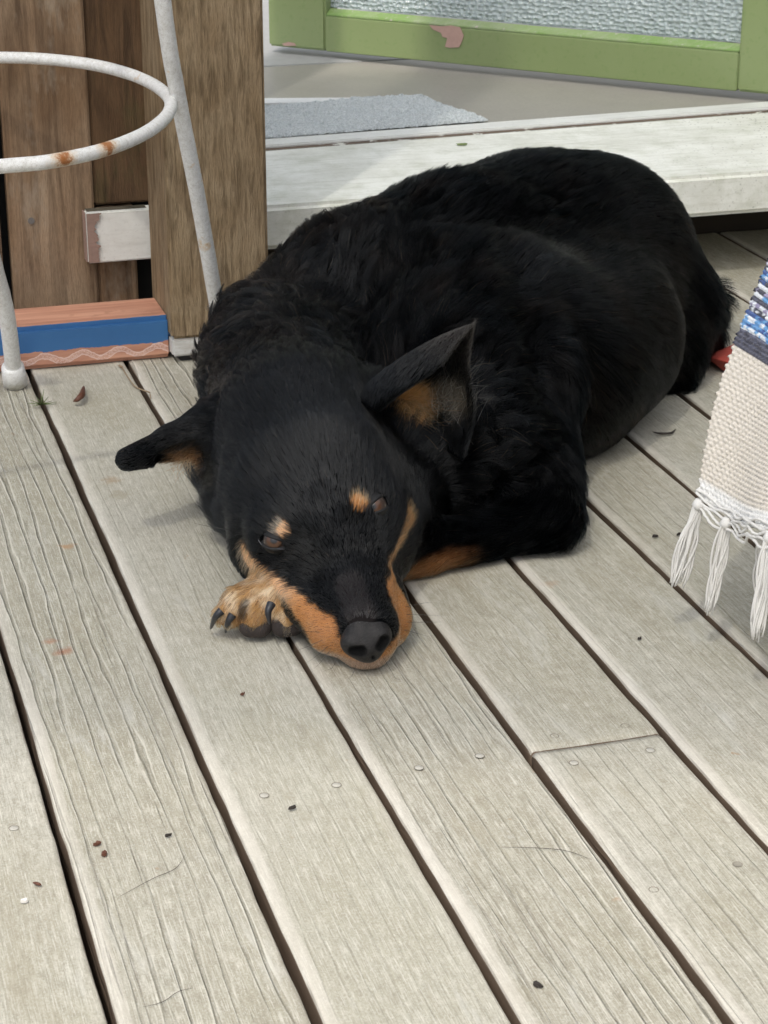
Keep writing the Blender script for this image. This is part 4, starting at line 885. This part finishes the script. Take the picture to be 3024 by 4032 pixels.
rid = .5-.5*np.cos(2*np.pi*row); cid = .5-.5*np.cos(2*np.pi*colx)
hgt = (rid*.6+.4)*(cid**.7)*.0020+.0006*vnoise(P*700, 5)
hgt[st] = ((rid*.55+.45)*(.6+.4*np.abs(np.sin(np.pi*(u_*COLS*1.5+ri*.4))))*.0024)[st]+.0008*vnoise(P[st]*900, 6)
P = P+tn[None]*hgt[:, None]
base = np.tile([.74, .69, .61], (len(P), 1)); base *= (.80+.25*(rid*.5+cid*.5))[:, None]; lowhem = ss(.075-v_, 0, .02)[:, None]; base = base*(1-lowhem)+np.array([.80, .80, .78])*lowhem
srt = np.floor((v_+.004*vnoise(P*80, 8))*ROWS).astype(int); mixn = vnoise(np.stack([u_*95, srt*7.7, 0*u_], 1), 4); mixn2 = vnoise(P*330, 14)
navy = np.array([.048, .052, .078]); sky_ = np.array([.12, .32, .60]); deep = np.array([.035, .09, .28]); wht = np.array([.72, .76, .80]); mauve = np.array([.30, .28, .42])
pal = {0: (navy, navy*1.6), 1: (navy, navy*1.6), 2: (navy, navy*2), 3: (sky_, wht), 4: (deep, sky_), 5: (sky_, wht), 6: (deep, sky_), 7: (navy, wht), 8: (wht, mauve), 9: (navy, navy*2), 10: (sky_, wht), 11: (navy, mauve), 12: (wht, wht), 13: (navy, deep), 14: (sky_, wht), 15: (deep, sky_), 16: (navy, wht), 17: (wht, mauve), 18: (navy, deep), 19: (navy, wht), 20: (sky_, deep)}
r0 = int(.553*ROWS)+1
for k in range(r0, ROWS+1):
    s_ = (srt == k) & st; a, b = pal[(k-r0) if (k-r0) < 21 else 3+(k-r0) % 18]; t_ = ss(mixn[s_]*.9+mixn2[s_]*.7, -.15, .25)[:, None]; base[s_] = a*(1-t_)+b*t_
s_ = (srt < r0) & st; base[s_] = navy*1.3
m = M('knitted_cotton'); at = m.n('Attribute'); at.attribute_name = 'yarn'; v__ = m.coord(); n_ = m.noise(v__, 900, 3, .7)
KNIT = m.fin(m.mix(m.ramp(n_, [(.35, .3), (.6, 0.)]), at.outputs['Color'], (.2, .18, .17)), .9, m.bump(n_, .6, .0008), Sheen_Weight=.25)
idx = np.arange(nu*nv_).reshape(nv_, nu); Qt = np.stack([idx[:-1, :-1], idx[:-1, 1:], idx[1:, 1:], idx[1:, :-1]], -1).reshape(-1, 4)
me = fastmesh('cloth', P, Qt); vcol(me, 'yarn', base); o = link('cloth', me, KNIT, thr, True); s_ = o.modifiers.new('s', 'SOLIDIFY'); s_.thickness = .0035
YARN = flat('white_cotton_yarn', (.76, .75, .72), .9, 1200, .0005)
hem = P.reshape(nv_, nu, 3)[0]
def hempt(t): return hem[min(int(t*(nu-1)), nu-1)]
# looped yarns along the hem
parts = []
for k in range(5):
    hp = [hempt(t)+Uv*(.004-.0026*k+.0012*math.sin(t*37+k*2))+tn*(.0012+.0008*math.sin(t*50+k)) for t in np.linspace(0, 1, 120)]
    hp = [q-Uv*.005*(k/4)*abs(math.sin(math.pi*4.3*t)) for q, t in zip(hp, np.linspace(0, 1, 120))]; parts.append(tube(hp, .0010, 7))
tubeobj('hem_yarn', parts, YARN, thr)
def tassel(t, length, lean, dep, seed, thick=1.):
    r_ = random.Random(seed); top = hempt(t)-Uv*.005+tn*dep; parts = []
    for k in range(22):
        a = r_.random()*6.28; rr = .0036*math.sqrt(r_.random())*thick; L_ = length*(.82+.2*r_.random()); pp = []
        ph = r_.random()*6; 
        for s in np.linspace(0, 1, 16):
            sp = rr*(.35+1.1*min(1, s*2.2)-.5*s*s); tw = a+s*1.3; q = top+(Rv*math.cos(tw)+tn*math.sin(tw))*sp+Rv*(lean*s*length+.0012*math.sin(ph+s*7))-np.array([0, 0, 1])*L_*s; q[2] = max(q[2], .0016); pp.append(q)
        parts.append(tube(pp, [.00082*(1 if s < .93 else .6) for s in np.linspace(0, 1, 16)], 6))
    kn = [top+np.array([0, 0, .004]), top, top-np.array([0, 0, .004])]; parts.append(tube(kn, [.002, .0044, .0022], 10))
    tubeobj('tassel', parts, YARN, thr)
def t_at(u):
    e = [abs(float((lambda d_: 1512+FPX*(d_@Rv)/(d_@Fv))(q-Cv))-u) for q in hem]; return int(np.argmin(e))/(nu-1)
tassel(t_at(2738), .060, -.18, .0, 1, 1.15); tassel(t_at(2862), .066, -.12, .001, 2); tassel(t_at(2925), .047, .10, -.016, 3, .8); tassel(t_at(3030), .070, -.05, .0, 4); tassel(t_at(3120), .066, .0, 0, 5); tassel(t_at(3230), .066, .0, 0, 6)
# the rail it hangs over, outside the frame
ben = empty('towel_rail', (TL[0], 1.1, 0), 'dark metal rail carrying the woven throw, above the right edge', 'rail')
RM = flat('rail_metal', (.05, .05, .05), .5); rz = TL[2]+.006
r0_, r1_ = TL+np.array([0, 0, .006])-(TR-TL)*.02, TR+np.array([0, 0, .006])+(TR-TL)*1.2
tubeobj('rail', [tube([r0_, r1_], .006, 12)], RM, ben)
for q in (TR+np.array([0, 0, .0]), r1_): tubeobj('leg', [tube([q+np.array([.0, 0, 0]), np.array([q[0]+.03, q[1]-.02, .001])], .007, 12)], RM, ben)

# ------------------------------------------------------------------ red plastic toy piece between dog and throw
REDM = flat('dull_red_plastic', (.44, .075, .055), .5, 120, .001)
bm = bmesh.new()
rp = [(2775, 1402, .012), (2775, 1402, .001), (2850, 1462, .001), (2868, 1470, .001), (2960, 1420, .001), (2915, 1345, .012), (2960, 1360, .016), (2860, 1425, .016), (2900, 1430, .016), (2905, 1385, .018), (2865, 1405, .017)]
for q in rp: bm.verts.new(tuple(gz(*q)))
bmesh.ops.convex_hull(bm, input=bm.verts[:]); bmesh.ops.delete(bm, geom=[v for v in bm.verts if not v.link_faces], context='VERTS')
bmesh.ops.bevel(bm, geom=bm.edges[:], offset=.0006, segments=1, affect='EDGES'); me = bpy.data.meshes.new('toy_piece'); bm.to_mesh(me); bm.free()
props(link('toy_piece', me, REDM), 'small faceted red piece on the deck between the dog and the hanging throw', 'toy')

# ------------------------------------------------------------------ litter on the deck
def sliver(name, pts, r, mat, label, cat, z=.001, group=None):
    P_ = smooth_path([gz(u, v, z+dz) for u, v, dz in pts], 14); rr = r*np.sin(np.linspace(.25, math.pi-.2, 14)); V, Fc = tube(P_, rr, 7)
    o = link(name, mesh(name, V, Fc), mat, None, True); return props(o, label, cat, group)
DK = flat('dry_dark_leaf', (.035, .028, .024), .8); BR = flat('dry_brown_leaf', (.12, .045, .025), .6); TW = flat('dry_twig', (.30, .22, .14), .85); GRN = flat('green_sprig', (.13, .18, .06), .7)
# curled pod
sliver('seed_pod', [(330, 1522, .001), (326, 1540, .004), (322, 1556, .006), (306, 1572, .005), (290, 1580, .002)], .0030, BR, 'curled reddish brown seed pod on the deck below the painted timber block', 'seed pod', .002)
g = empty('grass_sprig', tuple(gz(165, 1590, .001)), 'small green sprig caught in the board gap beside the stool foot', 'sprig')
for k, (du, dv, dz) in enumerate([(-58, -5, .003), (-50, -18, .005), (-38, 8, .001), (56, -2, .002), (40, -14, .004), (8, -60, .008), (-4, -45, .010), (26, -30, .007), (60, -10, .001), (-22, -30, .006)]):
    P_ = smooth_path([gz(165, 1592, .001), gz(165+du*.5, 1592+dv*.5, .002+dz), gz(165+du, 1592+dv, .0015+dz*.6)], 8); tubeobj('blade', [tube(P_, .0006*np.linspace(1, .3, 8), 5)], GRN, g)
P_ = smooth_path([gz(480, 1445, .003), gz(500, 1480, .004), gz(530, 1520, .002), (gz(560, 1535, .003)), gz(590, 1545, .004)], 20)
o = tubeobj('twig', [tube(P_, .0007, 6), tube([P_[-1], gz(594, 1570, .001)], .0005, 5), tube([P_[0], gz(470, 1440, .002)], .0012, 6)], TW); props(o, 'thin pale twig crossing the board gap right of the seed pod', 'twig')
def scrap(u, v, a, b, rot, mat, label, cat='leaf scrap', name='leaf_scrap', zz=None, group=None):
    c = gz(u, v, .0008) if zz is None else gz(u, v, zz); n = 9; V = []; a *= .5; b *= .5
    for sgn in (1, 0):
        for j in range(n):
            t = 2*math.pi*j/n; r = 1+.35*(random.random()-.5)*2*.7; x = a*r*math.cos(t); y = b*r*math.sin(t); V.append((c[0]+x*math.cos(rot)-y*math.sin(rot), c[1]+x*math.sin(rot)+y*math.cos(rot), c[2]+(.0009 if sgn else 0)+.0012*(random.random())*sgn))
    Fc = [tuple(range(n)), tuple(range(2*n-1, n-1, -1))]+[(j, n+j, n+(j+1) % n, (j+1) % n) for j in range(n)]
    return props(link(name, mesh(name, V, Fc), mat), label, cat, group)
scrap(1152, 3184, .0048, .0020, .1, DK, 'dark leaf scrap in front of the dog\'s paw, near two pale nail heads')
scrap(662, 3292, .0040, .0018, .2, DK, 'dark leaf scrap on the left board, right of the reddish pair')
scrap(383, 3326, .0045, .0022, .3, BR, 'smaller, upper one of the two reddish scraps at the lower left')
scrap(411, 3364, .0048, .0030, 1.2, BR, 'larger, lower one of the two reddish scraps at the lower left')
scrap(955, 2736, .0030, .0018, .4, BR, 'tiny reddish scrap below the dog\'s claws')
scrap(2117, 3882, .0060, .0026, -.9, DK, 'dark curved leaf flake near the bottom edge, right of centre')
scrap(2580, 2114, .0050, .0024, -.1, DK, 'dark leaf scrap right of the dog\'s elbow')
scrap(2672, 2106, .0050, .0016, .5, DK, 'thin dark scrap just left of the tassels')
scrap(2518, 2517, .0030, .0014, 0, DK, 'tiny dark speck on the board below the elbow')
sliver('leaf_scrap', [(2570, 1700, 0), (2600, 1707, .001), (2640, 1705, .001), (2660, 1690, .0)], .0011, DK, 'thin curved dark leaf sliver on the board under the dog\'s belly line', 'leaf scrap')
scrap(96, 3552, .0040, .0020, .1, flat('white_flake', (.8, .78, .74), .7), 'small white flake on the leftmost board near the bottom', 'paint flake', 'paint_flake')
sliver('leaf_scrap', [(130, 3475, 0), (150, 3480, .001), (163, 3486, 0)], .0010, BR, 'short brown needle on the leftmost board above the white flake', 'leaf scrap')
scrap(1818, 570, .012, .006, -.2, flat('green_leaf', (.20, .26, .10), .6), 'dull green leaf lying on the white step behind the dog', 'leaf', 'leaf', ZT+.001)
for k, (u, v, w2) in enumerate([(268, 2158, 1.), (240, 2560, 1.), (200, 2525, .7)]):
    pass
sliver('hair_strand', [(1960, 3335, 0), (2100, 3338, .0003), (2230, 3350, .0003), (2330, 3385, 0)], .00018, DK, 'fine dark curved hair lying on the lower right board', 'hair', .0006)
sliver('hair_strand', [(470, 3530, 0), (600, 3460, .0003), (690, 3420, .0003), (730, 3365, 0)], .00018, DK, 'fine dark hair on the lower left board beside the reddish scraps', 'hair', .0006)
sliver('hair_strand', [(560, 3965, 0), (640, 3945, .0003), (700, 3905, .0003), (760, 3890, 0)], .00018, DK, 'fine dark hair near the bottom edge on the left', 'hair', .0006)
